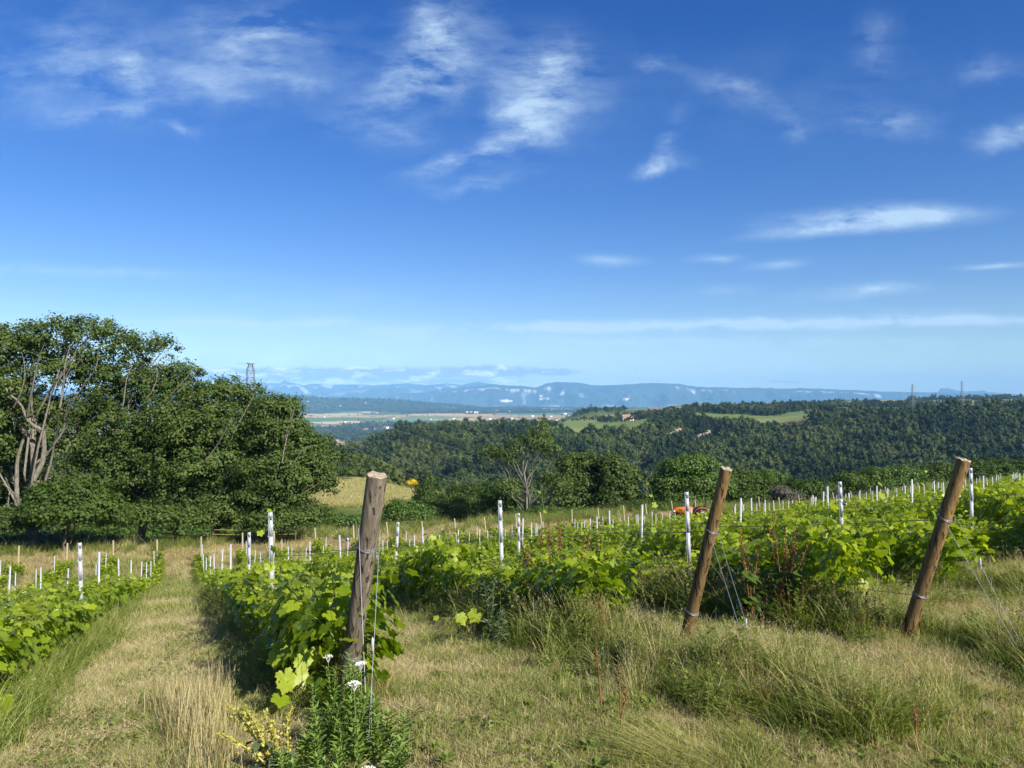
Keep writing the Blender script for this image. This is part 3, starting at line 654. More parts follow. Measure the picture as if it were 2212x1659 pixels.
# trees below the vineyard, one by one:  kind, label, X, D, lobes, leaves ...
MID = [
 ('half_bare_tree', 'half bare poplar with pale forked limbs and sparse leaves, standing alone behind the vines', 1138, 84, [(1165,935,24,26,0),(1150,965,36,22,0),(1105,990,20,32,0),(1065,985,24,16,0),(1195,985,22,22,0),(1060,975,14,10,0),(1200,1060,28,40,0),(1100,1060,30,22,0)], 2600, .7, .22, .16, M_POP, M_BARK,
   [((1138,1120),(1132,1020),.20,.12),((1132,1030),(1105,985),.09,.04),((1105,985),(1052,975),.04,.015),((1133,1020),(1150,960),.09,.05),((1150,960),(1165,920),.05,.012),((1136,1050),(1165,1000),.09,.04),((1165,1000),(1200,960),.04,.012),((1150,1000),(1175,955),.04,.012),((1140,1090),(1200,1040),.07,.02),((1137,1110),(1090,1050),.06,.015),((1142,985),(1135,930),.04,.01),((1145,1120),(1195,1065),.06,.02)]),
 ('poplar_tree', 'slim poplar directly after the half bare tree', 1232, 92, [(1232,1010,22,26,0),(1225,1050,30,28,0),(1240,1085,34,24,0),(1210,1090,25,20,0)], 5200, .7, .25, .15, M_POP, M_BARKD, []),
 ('poplar_tree', 'tallest of the three dark poplars behind the vines', 1275, 92, [(1268,1010,26,26,0),(1270,1045,34,28,0),(1285,1085,38,26,0)], 5600, .7, .25, .16, M_POP, M_BARKD, []),
 ('poplar_tree', 'rounded dark poplar beside a gap showing the gorge', 1335, 90, [(1322,1008,26,24,0),(1340,1040,38,30,0),(1335,1080,42,30,0),(1350,1105,30,18,0)], 6200, .7, .25, .16, M_POP, M_BARKD, []),
 ('locust_tree', 'big fresh green locust tree behind the tractor', 1475, 88, [(1470,1020,42,28,0),(1500,1010,38,24,0),(1450,1055,40,30,0),(1520,1050,55,32,0),(1480,1085,60,26,0)], 12000, .7, .22, .2, M_BRIGHT, M_BARKD, []),
 ('locust_tree', 'dark green locust half hidden by the middle wooden post', 1590, 92, [(1580,1040,38,22,0),(1615,1045,42,24,0),(1600,1075,52,22,0)], 7500, .7, .22, .18, M_OAK, M_BARKD, []),
 ('locust_tree', 'locust tree with a flat top, left of the grey flowering shrub', 1655, 96, [(1650,1038,34,18,0),(1630,1060,36,22,0),(1675,1066,30,18,0)], 5600, .7, .22, .16, M_BRIGHT, M_BARKD, []),
 ('oak_tree', 'low round oak behind the vines, beside the grey shrub', 1740, 90, [(1735,1058,38,20,0),(1720,1072,30,18,0),(1765,1068,30,18,0)], 6200, .6, .2, .16, M_OAK, M_BARKD, []),
 ('oak_tree', 'small dark oak in a dip of the hedge line', 1820, 100, [(1830,1040,34,18,0),(1800,1055,34,16,0),(1850,1052,26,14,0)], 4600, .6, .2, .15, M_OAK, M_BARKD, []),
 ('locust_tree', 'wide fresh green locust rising above the vines near the tall stakes', 1920, 105, [(1900,1030,38,18,0),(1945,1028,34,16,0),(1920,1048,55,18,0)], 6000, .7, .24, .18, M_BRIGHT, M_BARKD, []),
 ('oak_tree', 'dark oak right behind the leaning post on the higher side', 2010, 110, [(2000,1026,30,16,0),(2030,1022,30,18,0),(2015,1038,50,14,0)], 5000, .7, .24, .18, M_OAK, M_BARKD, []),
 ('oak_tree', 'oak in full leaf where the vineyard meets the picture edge', 2115, 112, [(2105,1015,34,18,0),(2140,1012,34,16,0),(2120,1030,60,14,0)], 6000, .7, .24, .2, M_OAK, M_BARKD, []),
 ('oak_tree', 'last oak of the hedge line, cut by the picture edge', 2210, 114, [(2190,1018,30,14,0),(2225,1012,40,18,0)], 4000, .7, .24, .2, M_OAK, M_BARKD, []),
 ('shrub', 'grey brown seeding shrub in the hedge line', 1690, 86, [(1685,1068,22,18,0),(1705,1074,22,14,0)], 2600, .4, .13, .06, M_GREY, M_BARKD, []),
 ('oak_tree', 'slender dark oak at the lower edge of the meadow', 912, 100, [(918,1064,15,20,0),(930,1085,26,16,0),(915,1097,24,12,0)], 4200, .6, .22, .14, M_OAK, M_BARKD, []),
 ('shrub', 'wide dark thorn bush below the meadow', 985, 96, [(985,1085,36,20,0),(1015,1095,38,20,0),(985,1110,50,16,0),(1040,1108,28,16,0)], 7000, .5, .2, .1, M_OAK, M_BARKD, []),
 ('shrub', 'bright green bush touching the weathered post', 870, 80, [(870,1105,36,22,0),(900,1115,30,20,0),(845,1118,24,16,0)], 5200, .5, .18, .09, M_BRIGHT, M_BARKD, []),
 ('shrub', 'dark bush below the half bare tree', 1090, 88, [(1075,1078,34,20,0),(1060,1100,34,18,0),(1100,1102,34,18,0)], 5600, .5, .2, .1, M_OAK, M_BARKD, []),
 ('shrub', 'olive green scrub on the far rim of the meadow', 1040, 160, [(1040,1068,40,16,0),(1010,1058,30,10,0),(1075,1058,34,16,0)], 4200, .7, .3, .1, M_OAK, M_BARKD, []),
 ('shrub', 'small bush on top of the meadow', 756, 146, [(756,1022,9,9,0)], 500, .5, .25, .06, M_BRIGHT, M_BARKD, []),
 ('broom_bush', 'yellow flowering broom bush on the meadow rim', 890, 148, [(888,1042,8,5,0),(896,1044,5,4,0)], 600, .35, .2, .05, M_YEL, M_BARKD, []),
 ('shrub', 'green bush between lowest poplar and weathered post', 735, 66, [(728,1124,24,9,0),(760,1126,22,8,0)], 3200, .4, .16, .07, M_BRIGHT, M_BARKD, []),
 ('shrub', 'low bramble heap under the half bare tree', 1185, 80, [(1180,1110,40,14,0),(1230,1112,40,14,0),(1130,1115,36,10,0)], 5000, .4, .16, .06, M_BRIGHT, M_BARKD, []),
 ('shrub', 'low hedge of scrub behind the orange tractor', 1400, 76, [(1380,1096,46,14,0),(1430,1098,40,14,0),(1330,1108,40,12,0)], 5000, .4, .16, .06, M_OAK, M_BARKD, []),
]
for nm, lb, X, D, lo, nl, cl, ls, tr, ml, mk, ex in MID:
    b = base_at(X, D)
    tree(nm, lb, b, lobes_px(b, D, lo), nl, cl, ls, tr, ml, mk, cat='shrub' if nm in ('shrub', 'broom_bush') else 'tree', per=36, twigs=1,
         extra=[(at(a[0], a[1], D, b), at(c[0], c[1], D, b), r0, r1) for a, c, r0, r1 in ex])

# weeds and scrub filling the strip below the trees
def undergrowth():
    protos = []
    for k, m_ in enumerate([M_BRIGHT, M_OAK, M_OAK, M_POP, M_GREY]):
        mb = MB(); n = 420; a = rng.random(n) * 6.28; r = .75 * rng.random(n) ** .6; z = (.9 - .55 * r * r) * (.25 + .75 * rng.random(n))
        C = np.stack([r * np.cos(a), r * np.sin(a), z], 1)
        nr = np.stack([np.cos(a), np.sin(a), .8 + 0 * a], 1) + rng.normal(size=(n, 3)) * .5
        mb.copies(LEAF4[0], LEAF4[1], bases(nr, .13 * (.6 + .8 * rng.random(n))), C); protos.append(mb.mesh('scrub_kind', m_))
    N = 5200; u = 60 + rng.random(N) * 44; p = -75 + rng.random(N) * 180; x, y = xy(u, p); u_end = 61 + .12 * np.clip(p, 0, 90)
    nz_ = vnoise(x / 5, y / 5, 5) + sstep(0, 14, u - u_end) * .55
    k = (u > u_end) & (y > 20) & (np.abs(x / y) < .8) & (nz_ > .62) & (y < 125) & ~((np.abs((x / y) * F0 + CX - 820) < 150) & (y > 84))
    x, y, u, ue = x[k], y[k], u[k], u_end[k]
    s = (.5 + 1.0 * rng.random(len(x))) * (.6 + .9 * sstep(2, 16, u - ue))
    scatter('undergrowth', np.stack([x, y, ground(x, y) - .1], 1), rng.random(len(x)) * 6.28, np.stack([s * 1.3, s * 1.3, s], 1), rng.choice(5, len(x), p=[.3, .3, .22, .13, .05]), protos)
undergrowth()
# ---------------------------------------------------------------- grapevines
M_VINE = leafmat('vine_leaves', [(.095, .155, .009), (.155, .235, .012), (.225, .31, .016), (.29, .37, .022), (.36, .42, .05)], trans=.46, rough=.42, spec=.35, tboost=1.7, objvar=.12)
M_VINED = leafmat('vine_leaves_older', [(.040, .090, .012), (.070, .135, .016), (.10, .17, .022)], trans=.33, rough=.45, spec=.4, tboost=1.6, objvar=.12)
M_CANE = plain('green_cane', (.16, .20, .05), .6)
M_STEM = barkmat('vine_wood', (.06, .045, .03), (.14, .11, .08), (.24, .20, .15), 10, 4)
def grape_leaf(detail=True):
    if detail:
        pol = [(-90, .12), (-76, .56), (-64, .74), (-54, .70), (-40, .90), (-30, .80), (-18, .88), (-6, .68), (6, .76), (14, .92), (22, .86), (32, 1.02), (42, .86), (54, .72), (64, .84), (72, .80), (80, .98), (90, 1.12)]
    else: pol = [(-90, .12), (-62, .74), (-32, .88), (-6, .70), (28, 1.0), (54, .76), (90, 1.12)]
    pts = [(math.cos(R(a)) * r, math.sin(R(a)) * r) for a, r in pol]
    pts = pts + [(-x, y) for x, y in reversed(pts[1:-1])]
    V = [[0, 0, 0]] + [[x, y, .10 * abs(x) - .16 * (x * x + y * y) + .05 * math.sin(5 * math.atan2(y, x))] for x, y in pts]
    n = len(pts); return np.array(V), [[0, 1 + i, 1 + (i + 1) % n] for i in range(n)]
GL_HI, GL_LO = grape_leaf(True), grape_leaf(False)
GL_FAR = (np.array([[0, -.75, 0], [.85, .0, .10], [0, 1.0, -.05], [-.85, .0, .10]]), [[0, 1, 2, 3]])
def vine_mesh(seed, lod, big=1.0):
    """one vine, its row along local x"""
    rs = np.random.default_rng(seed); fol = MB(); wood = MB()
    wood.tube([(0, 0, -.25), (.02, .01, .15), (-.01, .02, .40), (.12, 0, .47), (.50, 0, .49)], [.028, .022, .020, .014, .009], 6)
    wood.tube([(-.01, .02, .40), (-.15, 0, .47), (-.50, 0, .48)], [.016, .012, .008], 5)
    ns = 13; C, Nn, S, Dv, T = [], [], [], [], []
    for q in range(ns):
        bx = -.55 + 1.1 * (q + rs.random()) / ns; side = 1 if rs.random() < .5 else -1; lean = side * (.03 + .22 * rs.random()); L = .52 + .36 * rs.random()
        dx = rs.normal() * .16; t = np.linspace(0, 1, 8)[:, None]
        top = np.array([dx, lean, L]); pth = np.array([bx, 0, .46 + .05 * rs.random()]) + top * t + np.array([0, lean * .6, -.22 * abs(lean) * 3]) * t ** 2.2
        if lod < 2: fol.tube(pth, np.linspace(.006, .0025, 8), 4, 1)
        nl = {0: 16, 1: 12, 2: 6}[lod]
        for k in range(nl):
            tt = (k + rs.random()) / nl; p_ = pth[0] + (pth[-1] - pth[0]) * tt; i0 = min(6, int(tt * 7)); p_ = pth[i0] + (pth[i0 + 1] - pth[i0]) * (tt * 7 - i0)
            a = rs.random() * 6.28; o = np.array([math.cos(a) * .10, math.sin(a) * .11, rs.normal() * .03 + .01]); sz = (.054 + .028 * rs.random()) * (1 - .55 * max(0, tt - .75) * 4 * .5)
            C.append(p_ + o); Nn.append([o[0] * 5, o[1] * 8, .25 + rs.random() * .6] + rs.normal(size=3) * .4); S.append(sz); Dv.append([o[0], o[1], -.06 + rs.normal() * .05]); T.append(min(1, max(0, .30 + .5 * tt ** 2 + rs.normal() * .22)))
    extra = {0: 300, 1: 190, 2: 56}[lod]       # the leaf wall
    for _ in range(extra):
        x = -.58 + 1.16 * rs.random(); z = .14 + .82 * rs.random() ** .85; w_ = .25 * math.sin(min(1, max(0, z - .10) / .55) * 1.9) + .06; y = w_ * (1 if rs.random() < .5 else -1) * (.6 + .5 * rs.random())
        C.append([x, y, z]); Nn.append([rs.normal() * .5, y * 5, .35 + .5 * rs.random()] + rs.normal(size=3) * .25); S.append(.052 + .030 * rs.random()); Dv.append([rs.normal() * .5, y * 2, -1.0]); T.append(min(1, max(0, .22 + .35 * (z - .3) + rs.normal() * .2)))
    for _ in range({0: 7, 1: 5, 2: 2}[lod]):   # shoots reaching out above the hedge
        bx = -.5 + rs.random(); b = np.array([bx, rs.normal() * .1, .85]); e = b + [rs.normal() * .15, rs.normal() * .18, .22 + .25 * rs.random()]
        fol.tube([b, (b + e) / 2 + rs.normal(size=3) * .02, e], [.004, .003, .0015], 4, 1)
        for k in range(4):
            C.append(b + (e - b) * (k + 1) / 4 + rs.normal(size=3) * .03); Nn.append(rs.normal(size=3) * .6 + [0, 0, .5]); S.append(.045 - .008 * k); Dv.append(rs.normal(size=3)); T.append(.8 + .2 * rs.random())
    C, Nn, S, Dv, T = map(np.array, (C, Nn, S, Dv, T))
    tp, fc = {0: GL_HI, 1: GL_LO, 2: GL_FAR}[lod]
    sz = S * big * {0: 1.0, 1: .95, 2: 1.45}[lod]
    M_ = bases(Nn, sz, Dv); dark = rs.random(len(C)) < .3
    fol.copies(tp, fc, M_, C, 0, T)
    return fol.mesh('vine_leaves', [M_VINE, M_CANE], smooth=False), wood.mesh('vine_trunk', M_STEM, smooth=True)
V0 = [vine_mesh(300 + k, 0, .95) for k in range(7)]; V1 = [vine_mesh(320 + k, 1) for k in range(6)]; V2 = [vine_mesh(340 + k, 2) for k in range(5)]
ROWDIR = math.atan2(UY, UX)
def inview(x, y, m=.04): return (y > 1.5) & (np.abs(x / np.maximum(y, .1)) < .68 + m)
spots = []
GAP = {3.4: [(3.0, 5.7), (7.4, 8.1)], 5.4: [(3.0, 4.5)], .95: [(2.0, 4.8)], 8.0: [(0, 6.2)], 10.6: [(0, 5.4)], 13.05: [(0, 5.0)]}
for ri, p in enumerate(ROWS):
    u = -2.0 if p < 0 else 4.4
    while u < row_end(p):
        u += .92 + .12 * random.random()
        pp = p + random.gauss(0, .04)
        if any(a < u < b_ for a, b_ in GAP.get(p, [])): continue
        x, y = xy(u, pp)
        if not inview(x, y, .10 if y < 12 else .03): continue
        d = math.hypot(x, y); far = 1.0 if p > 2 else (1.0 if u < 16 else .82)
        if random.random() < (.03 if d < 20 else .10): continue
        h = (.70 if p < 1.5 else .74 if p < 7 else .82) * (1 + random.gauss(0, .12)) * (1 if u < 22 else .9)
        if p == 3.4 and 7 < u < 9.6: h *= .84
        if p == 5.4: h *= .98 if u < 7 else .86
        if p == 8.0 and u < 11: h *= .80
        if p == 10.6 and 7 < u < 10: h *= .78
        if p == 3.4 and u > 9.5: h *= 1.08
        spots.append((d, x, y, u, p, h, ri))
spots.sort()
named = {}
NROW = {-6.3: 'fourth row beyond the mown aisle', -3.9: 'third row beyond the mown aisle', -1.5: 'row along the far side of the mown aisle', .95: 'row behind the weathered grey post', 3.4: 'row behind the middle leaning post', 5.4: 'row behind the outer leaning post', 8.0: 'row just outside the outer leaning post'}
ORD = ['first', 'second', 'third', 'fourth', 'fifth', 'sixth', 'seventh', 'eighth', 'ninth', 'tenth', 'eleventh', 'twelfth']
cnt = {}
NIND = 290
for k, (d, x, y, u, p, h, ri) in enumerate(spots[:NIND]):
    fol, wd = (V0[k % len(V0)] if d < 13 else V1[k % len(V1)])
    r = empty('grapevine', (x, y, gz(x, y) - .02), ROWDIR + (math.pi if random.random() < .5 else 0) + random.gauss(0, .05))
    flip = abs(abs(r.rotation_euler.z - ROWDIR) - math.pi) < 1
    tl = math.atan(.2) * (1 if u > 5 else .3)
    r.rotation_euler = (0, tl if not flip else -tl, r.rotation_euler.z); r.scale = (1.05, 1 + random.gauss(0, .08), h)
    a = bpy.data.objects.new('foliage', fol); b_ = bpy.data.objects.new('trunk', wd)
    for o in (a, b_): COL.objects.link(o); o.parent = r
    c = cnt[p] = cnt.get(p, 0) + 1
    if p in NROW and c <= 6: lb = f'{ORD[c - 1]} vine of the {NROW[p]}'
    elif p in NROW: lb = f'leafy vine farther down the {NROW[p]}'
    elif 10 < p < 24 and c <= 9: lb = f'{ORD[c - 1]} vine of the {ORD[int(round((p - 8.15) / 2.45))]} row past the outer leaning post'
    elif p < 0: lb = 'low yellow green vine in the outermost rows beyond the mown aisle'
    elif p < 20: lb = 'bright green vine in the middle rows past the outer leaning post'
    else: lb = 'small distant vine on the rising side of the vineyard'
    tag(r, lb, 'grapevine', 'grapevines in rows: ' + (NROW.get(p) or ('outermost rows' if p < 0 else 'middle rows' if p < 20 else 'rising side')))
rest = spots[NIND:]
pts = np.array([[x, y, gz(x, y) - .02] for d, x, y, u, p, h, ri in rest])
hs = np.array([q[5] for q in rest]); N = len(rest)
near_ = np.array([q[0] for q in rest]) < 26
fl = rng.random(N) < .5
ods = scatter('distant_vines', pts, ROWDIR + np.where(fl, math.pi, 0) + rng.normal(size=N) * .06, np.stack([1.1 + 0 * hs, 1.1 + .15 * rng.random(N), hs * (.92 + .16 * rng.random(N))], 1),
        np.where(near_, 5 + rng.integers(0, 3, N), rng.integers(0, 5, N)), [v[0] for v in V2] + [v[0] for v in V1[:3]], tilt=np.stack([0 * hs, np.where(fl, -.19, .19)], 1))

# ---------------------------------------------------------------- steel stakes
def steelmat():
    m, t = mat('galvanised_steel'); tc_ = t.n('ShaderNodeTexCoord')
    n1 = t.n('ShaderNodeTexVoronoi', i={'Vector': tc_.outputs['Object'], 'Scale': 110.0}).outputs['Distance']
    n2 = t.n('ShaderNodeTexNoise', i={'Vector': tc_.outputs['Object'], 'Scale': 9.0, 'Detail': 5.0}).outputs['Fac']
    f = t.m('MULTIPLY_ADD', n1, .3, t.m('MULTIPLY', n2, .7))
    c = t.ramp(f, [(.25, (.30, .325, .36)), (.6, (.38, .405, .44))])
    p = t.n('ShaderNodeBsdfPrincipled', i={'Base Color': c, 'Metallic': .12, 'Roughness': t.m('MULTIPLY_ADD', n1, .25, .42), 'Specular IOR Level': .5})
    t.n('ShaderNodeOutputMaterial', i={0: p.outputs[0]}); return m
M_STEEL = steelmat(); M_DARK = plain('dark_hole', (.02, .02, .02), .8)
M_WIRE = plain('grey_wire', (.32, .33, .35), .45, .6); M_WIRED = plain('weathered_wire', (.10, .105, .12), .5, .6)
def stake_mesh(lod):
    SW = .038 if lod == 0 else .030
    """folded steel profile, open at the back; front faces local -y"""
    mb = MB(); w_, dp, th, H = SW, .030, .003, 1.95; z0 = -.45
    if lod == 0:
        zs = [z0, .55, .95, 1.22, 1.40]; hole = {1.40: .013, .55: .006, .95: .006, 1.22: .006}
        cuts = sorted([(z, r) for z, r in hole.items()]); prev = z0
        for z, r in cuts:   # front web with real holes through it
            mb.box((0, 0, (prev + z - r) / 2), (w_, th, z - r - prev)); n = 8; an = np.arange(n) / n * 6.283 + .3927
            q = w_ / 2; sq = []
            for a in an: c_, s_ = math.cos(a), math.sin(a); kx = q / abs(c_) if abs(c_) > 1e-6 else 9; kz = r / abs(s_) if abs(s_) > 1e-6 else 9; kk = min(kx, kz); sq.append((c_ * kk, s_ * kk))
            for yy, flip in ((-th / 2, 1), (th / 2, -1)):
                V = [[math.cos(a) * r * .98, yy, z + math.sin(a) * r * .98] for a in an] + [[sx, yy, z + sz_] for sx, sz_ in sq]
                F = [[i, (i + 1) % n, n + (i + 1) % n, n + i][::flip] for i in range(n)]; mb.add(V, F)
            mb.box((-q + .001, 0, z), (.002, th, 2 * r)); mb.box((q - .001, 0, z), (.002, th, 2 * r)); prev = z + r
        mb.box((0, 0, (prev + 1.47) / 2), (w_, th, 1.47 - prev))
        for sx in (-1, 1):
            mb.box((sx * (w_ / 2 + th / 2), dp / 2 - th / 2, (z0 + 1.47) / 2), (th, dp, 1.47 - z0)); mb.box((sx * (w_ / 2 + th / 2 - .006 * 1), dp - th, (z0 + 1.47) / 2), (.010, th * .9, 1.46 - z0))
            for k in range(9): mb.box((sx * (w_ / 2 + th + .0035), dp * .45, .45 + k * .11), (.007, .006, .022), Euler((0, sx * .5, 0)))
    else:
        mb.box((0, 0, (z0 + 1.47) / 2), (w_, th, 1.47 - z0))
        for sx in (-1, 1): mb.box((sx * (w_ / 2 + th / 2), dp / 2 - th / 2, (z0 + 1.47) / 2), (th, dp, 1.47 - z0))
    return mb.mesh('steel_stake', M_STEEL)
ST0, ST1 = stake_mesh(0), stake_mesh(1)
STK = []
FIX = {(.95, 8.3): (596, 1105, 8.0), (3.4, 8.3): (1088, 1080, 9.3), (5.4, 8.3): (1490, 1062, 9.1), (8.0, 8.3): (1820, 1040, 10.4), (10.6, 8.3): (2097, 1010, 11.7), (-1.5, 11.7): (185, 1170, 10.2),
       (.95, 13.3): (541, 1148, 12.6), (3.4, 13.3): (852, 1127, 13.8), (5.4, 13.3): (1122, 1108, 13.9), (8.0, 13.3): (1383, 1088, 14.9), (10.6, 13.3): (1596, 1075, 16.0), (13.05, 13.3): (1787, 1050, 17.0), (15.5, 13.3): (1968, 1035, 18.3)}
for p in ROWS:
    u = 6.7 if p < 0 else 8.3
    while u < row_end(p) - 1:
        if p == ROWS[-1]: break
        key = next((k for k in FIX if abs(k[0] - p) < .05 and abs(k[1] - u) < .05), None)
        x, y = xy(u + (random.gauss(0, .15) if not key else 0), p); top = 1.42
        if key: X, Y, D = FIX[key]; x, y, zt = pt(X, Y, D); top = zt - gz(x, y)
        if inview(x, y, .02): STK.append((math.hypot(x, y), x, y, u, p, top, key is not None))
        u += 5.0
STK.sort()
near_lab = {(.95, 8.3): 'tall galvanised stake nearest to the weathered post, with a dark hole at its top', (3.4, 8.3): 'galvanised stake rising beside the rusty red dock weeds', (5.4, 8.3): 'galvanised stake close beside the middle leaning post',
 (8.0, 8.3): 'galvanised stake with yellow green shoots hanging low on it', (10.6, 8.3): 'galvanised stake just behind the top of the outer leaning post', (-1.5, 11.7): 'nearest galvanised stake beyond the mown aisle',
 (.95, 13.3): 'second galvanised stake behind the weathered post', (3.4, 13.3): 'galvanised stake between the weathered post and the dock weeds', (5.4, 13.3): 'galvanised stake standing just under the half bare tree',
 (8.0, 13.3): 'galvanised stake between half bare tree and tractor', (10.6, 13.3): 'galvanised stake past the tractor and the middle leaning post', (13.05, 13.3): 'galvanised stake in front of the grey flowering shrub', (15.5, 13.3): 'galvanised stake in front of the wide locust tree'}
for k, (d, x, y, u, p, top, key) in enumerate(STK[:280]):
    o = bpy.data.objects.new('steel_stake', ST0 if d < 15 else ST1); COL.objects.link(o)
    o.location = (x, y, gz(x, y)); o.scale = (1, 1, top / 1.47)
    vx = math.atan2(-x, y)
    o.rotation_euler = (random.gauss(0, .02), random.gauss(0, .025), vx * .6 + random.gauss(0, .12)); 
    if key and d < 13: o.rotation_euler = (0.0, R(-1.8), vx + .15)
    kk = next((q for q in near_lab if abs(q[0] - p) < .05 and abs(q[1] - u) < .05), None)
    z_ = 'rows beyond the mown aisle' if p < 0 else 'row of the weathered post' if p < 2 else 'rows of the two leaning posts' if p < 7 else 'middle rows' if p < 20 else 'rising side of the vineyard'
    ri_ = [i for i, q in enumerate(ROWS) if abs(q - p) < .05][0]; kn = int(round((u - 3.3) / 5))
    o_row = f'{ORD[min(11, 4 - ri_)]} row beyond the mown aisle' if ri_ < 5 else ('row of the weathered post', 'row of the middle leaning post', 'row of the outer leaning post')[ri_ - 5] if ri_ < 8 else f'{ORD[ri_ - 8]} row past the outer leaning post' if ri_ < 20 else None
    tag(o, near_lab[kk] if kk else f'{ORD[kn - 1]} steel stake from the near end of the {o_row}' if o_row and kn <= 9 else f'thin far galvanised stake above the vines, in the {z_}', 'stake', 'galvanised vineyard stakes, ' + z_)

# ---------------------------------------------------------------- wooden end posts
def postmat(name, c1, c2, c3, c4):
    m, t = mat(name); tc_ = t.n('ShaderNodeTexCoord')
    mp = t.n('ShaderNodeMapping', i={'Vector': tc_.outputs['Object'], 'Scale': (28, 28, 1.6)})
    n1 = t.n('ShaderNodeTexNoise', i={'Vector': mp.outputs[0], 'Scale': 1.0, 'Detail': 9.0, 'Roughness': .7, 'Distortion': .5}).outputs['Fac']
    mp2 = t.n('ShaderNodeMapping', i={'Vector': tc_.outputs['Object'], 'Scale': (9, 9, .9)})
    n2 = t.n('ShaderNodeTexNoise', i={'Vector': mp2.outputs[0], 'Scale': 1.0, 'Detail': 5.0, 'Roughness': .6}).outputs['Fac']
    vo = t.n('ShaderNodeTexVoronoi', i={'Vector': t.n('ShaderNodeMapping', i={'Vector': tc_.outputs['Object'], 'Scale': (10, 10, 5)}).outputs[0], 'Scale': 1.0}).outputs['Distance']
    knot = t.ramp(vo, [(.0, (1, 1, 1)), (.10, (.2, .2, .2)), (.16, (0, 0, 0))])
    mp3 = t.n('ShaderNodeMapping', i={'Vector': tc_.outputs['Object'], 'Scale': (45, 45, 1.1)})
    n3 = t.n('ShaderNodeTexNoise', i={'Vector': mp3.outputs[0], 'Scale': 1.0, 'Detail': 3.0}).outputs['Fac']
    crack = t.ramp(n3, [(.37, (1, 1, 1)), (.42, (0, 0, 0))])
    c = t.ramp(n1, [(.30, c1), (.48, c2), (.66, c3)]); c = t.mix(t.ramp(n2, [(.42, (0, 0, 0)), (.62, (1, 1, 1))]), c, c4); c = t.mix(.75, c, c, 'MIX')
    c = t.mix(t.m('MULTIPLY', n1, .55), c, t.ramp(n1, [(.30, c1), (.48, c2), (.66, c3)]))
    c = t.mix(knot, c, tuple(x * .35 for x in c1)); c = t.mix(t.m('MULTIPLY', crack, .85), c, (.025, .018, .012))
    h = t.m('SUBTRACT', t.m('MULTIPLY', n1, .6), t.m('MULTIPLY', crack, 1.0))
    bp = t.n('ShaderNodeBump', i={'Height': h, 'Strength': 1.0, 'Distance': .012})
    p = t.n('ShaderNodeBsdfPrincipled', i={'Base Color': c, 'Roughness': .8, 'Specular IOR Level': .2, 'Normal': bp.outputs[0]})
    t.n('ShaderNodeOutputMaterial', i={0: p.outputs[0]}); return m
M_POSTG = postmat('weathered_post_wood', (.060, .048, .033), (.145, .122, .088), (.255, .222, .168), (.100, .080, .055))
M_POSTB = postmat('tanned_post_wood', (.075, .042, .015), (.170, .108, .040), (.27, .185, .080), (.130, .082, .032))
M_END = barkmat('sawn_end_grain', (.18, .14, .095), (.36, .30, .215), (.50, .43, .33), 60, 1)
def wooden_post(label, X0, Y0, D0_, X1, Y1, D1_, r0, r1, m, band=(), facets=None):
    b = np.array(pt(X0, Y0, D0_)); b[2] = gz(b[0], b[1]); t_ = np.array(pt(X1, Y1, D1_)); root = empty('end_post', tuple(b)); tag(root, label, 'post', 'wooden end posts of the near vine rows')
    ax = t_ - b; L = np.linalg.norm(ax); ax /= L; a = unit(np.cross(ax, [0, 1, 0])); c = np.cross(ax, a)
    mb = MB(); n = 40; m_ = 34; an = np.arange(n) / n * 6.283; Z = np.linspace(-.45, L, m_); V = []
    spl = random.random() * 6
    for z in Z:
        rr = (r0 + (r1 - r0) * (z / L)) * (1 + .025 * np.sin(2 * an + z * 1.3 + spl) + .018 * np.sin(3 * an + 1 + z * 2.1) + .014 * (vnoise(an * 6, an * 0 + z * 7, 3) - .5) * 2)
        for ca, wd in ((-1.9 if r1 > .06 else spl, .10), (spl + 1.7, .07), (spl + 3.4, .08)):       # drying cracks
            da = np.abs((an - ca - .25 * math.sin(z * 3) + 3.1416) % 6.2832 - 3.1416); rr = rr - (.03 if z > L * .97 else .05) * r0 * np.exp(-(da / wd) ** 2) * (2.5 if .2 < z / L < .75 else .8)
        V.append(z * ax + rr[:, None] * (np.cos(an)[:, None] * a + np.sin(an)[:, None] * c))
    V = np.array(V); top = V[-1] + ax * (.004 * np.sin(an * 5))[:, None]; V[-1] = top
    i = np.arange(m_ - 1)[:, None]; j = np.arange(n)[None]; F = np.stack([i * n + j, i * n + (j + 1) % n, (i + 1) * n + (j + 1) % n, (i + 1) * n + j], -1).reshape(-1, 4)
    mb.add(V.reshape(-1, 3), F, 0)
    rings = [top] + [L * ax + (top - L * ax) * k + ax * (.003 * rng.random((n, 1)) + .002) for k in (.96, .6, .3)]
    for q in range(3):
        VV = np.vstack([rings[q], rings[q + 1]]); mb.add(VV, [[jj, (jj + 1) % n, n + (jj + 1) % n, n + jj] for jj in range(n)], 1)
    mb.add(np.vstack([rings[3], [L * ax + ax * .004]]), [[jj, (jj + 1) % n, n] for jj in range(n)], 1)
    o = mb.build('shaft', [m, M_END], root, smooth=False)
    for f in band:       # wire wound round the post
        wb = MB(); rr = (r0 + (r1 - r0) * f) * 1.03 + .002
        for kk in range(3):
            q = np.linspace(0, 6.5, 40); ring = (f * L + .008 * kk + .004 * np.sin(q * 2 + kk))[:, None] * ax + rr * (np.cos(q)[:, None] * a + np.sin(q)[:, None] * c); wb.tube(ring, .0017, 5)
        e = f * L * ax - rr * a * (1 if a[0] > 0 else -1); wb.tube([e, e + np.array([-.012, -.02, .02]), e + np.array([-.006, -.03, .035])], .003, 5)
        wb.build('wire_tie', M_WIRE, root, smooth=True)
    def on(f, side=0): return f * L * ax + (r0 * .98) * a * side
    return root, b, on, ax, L
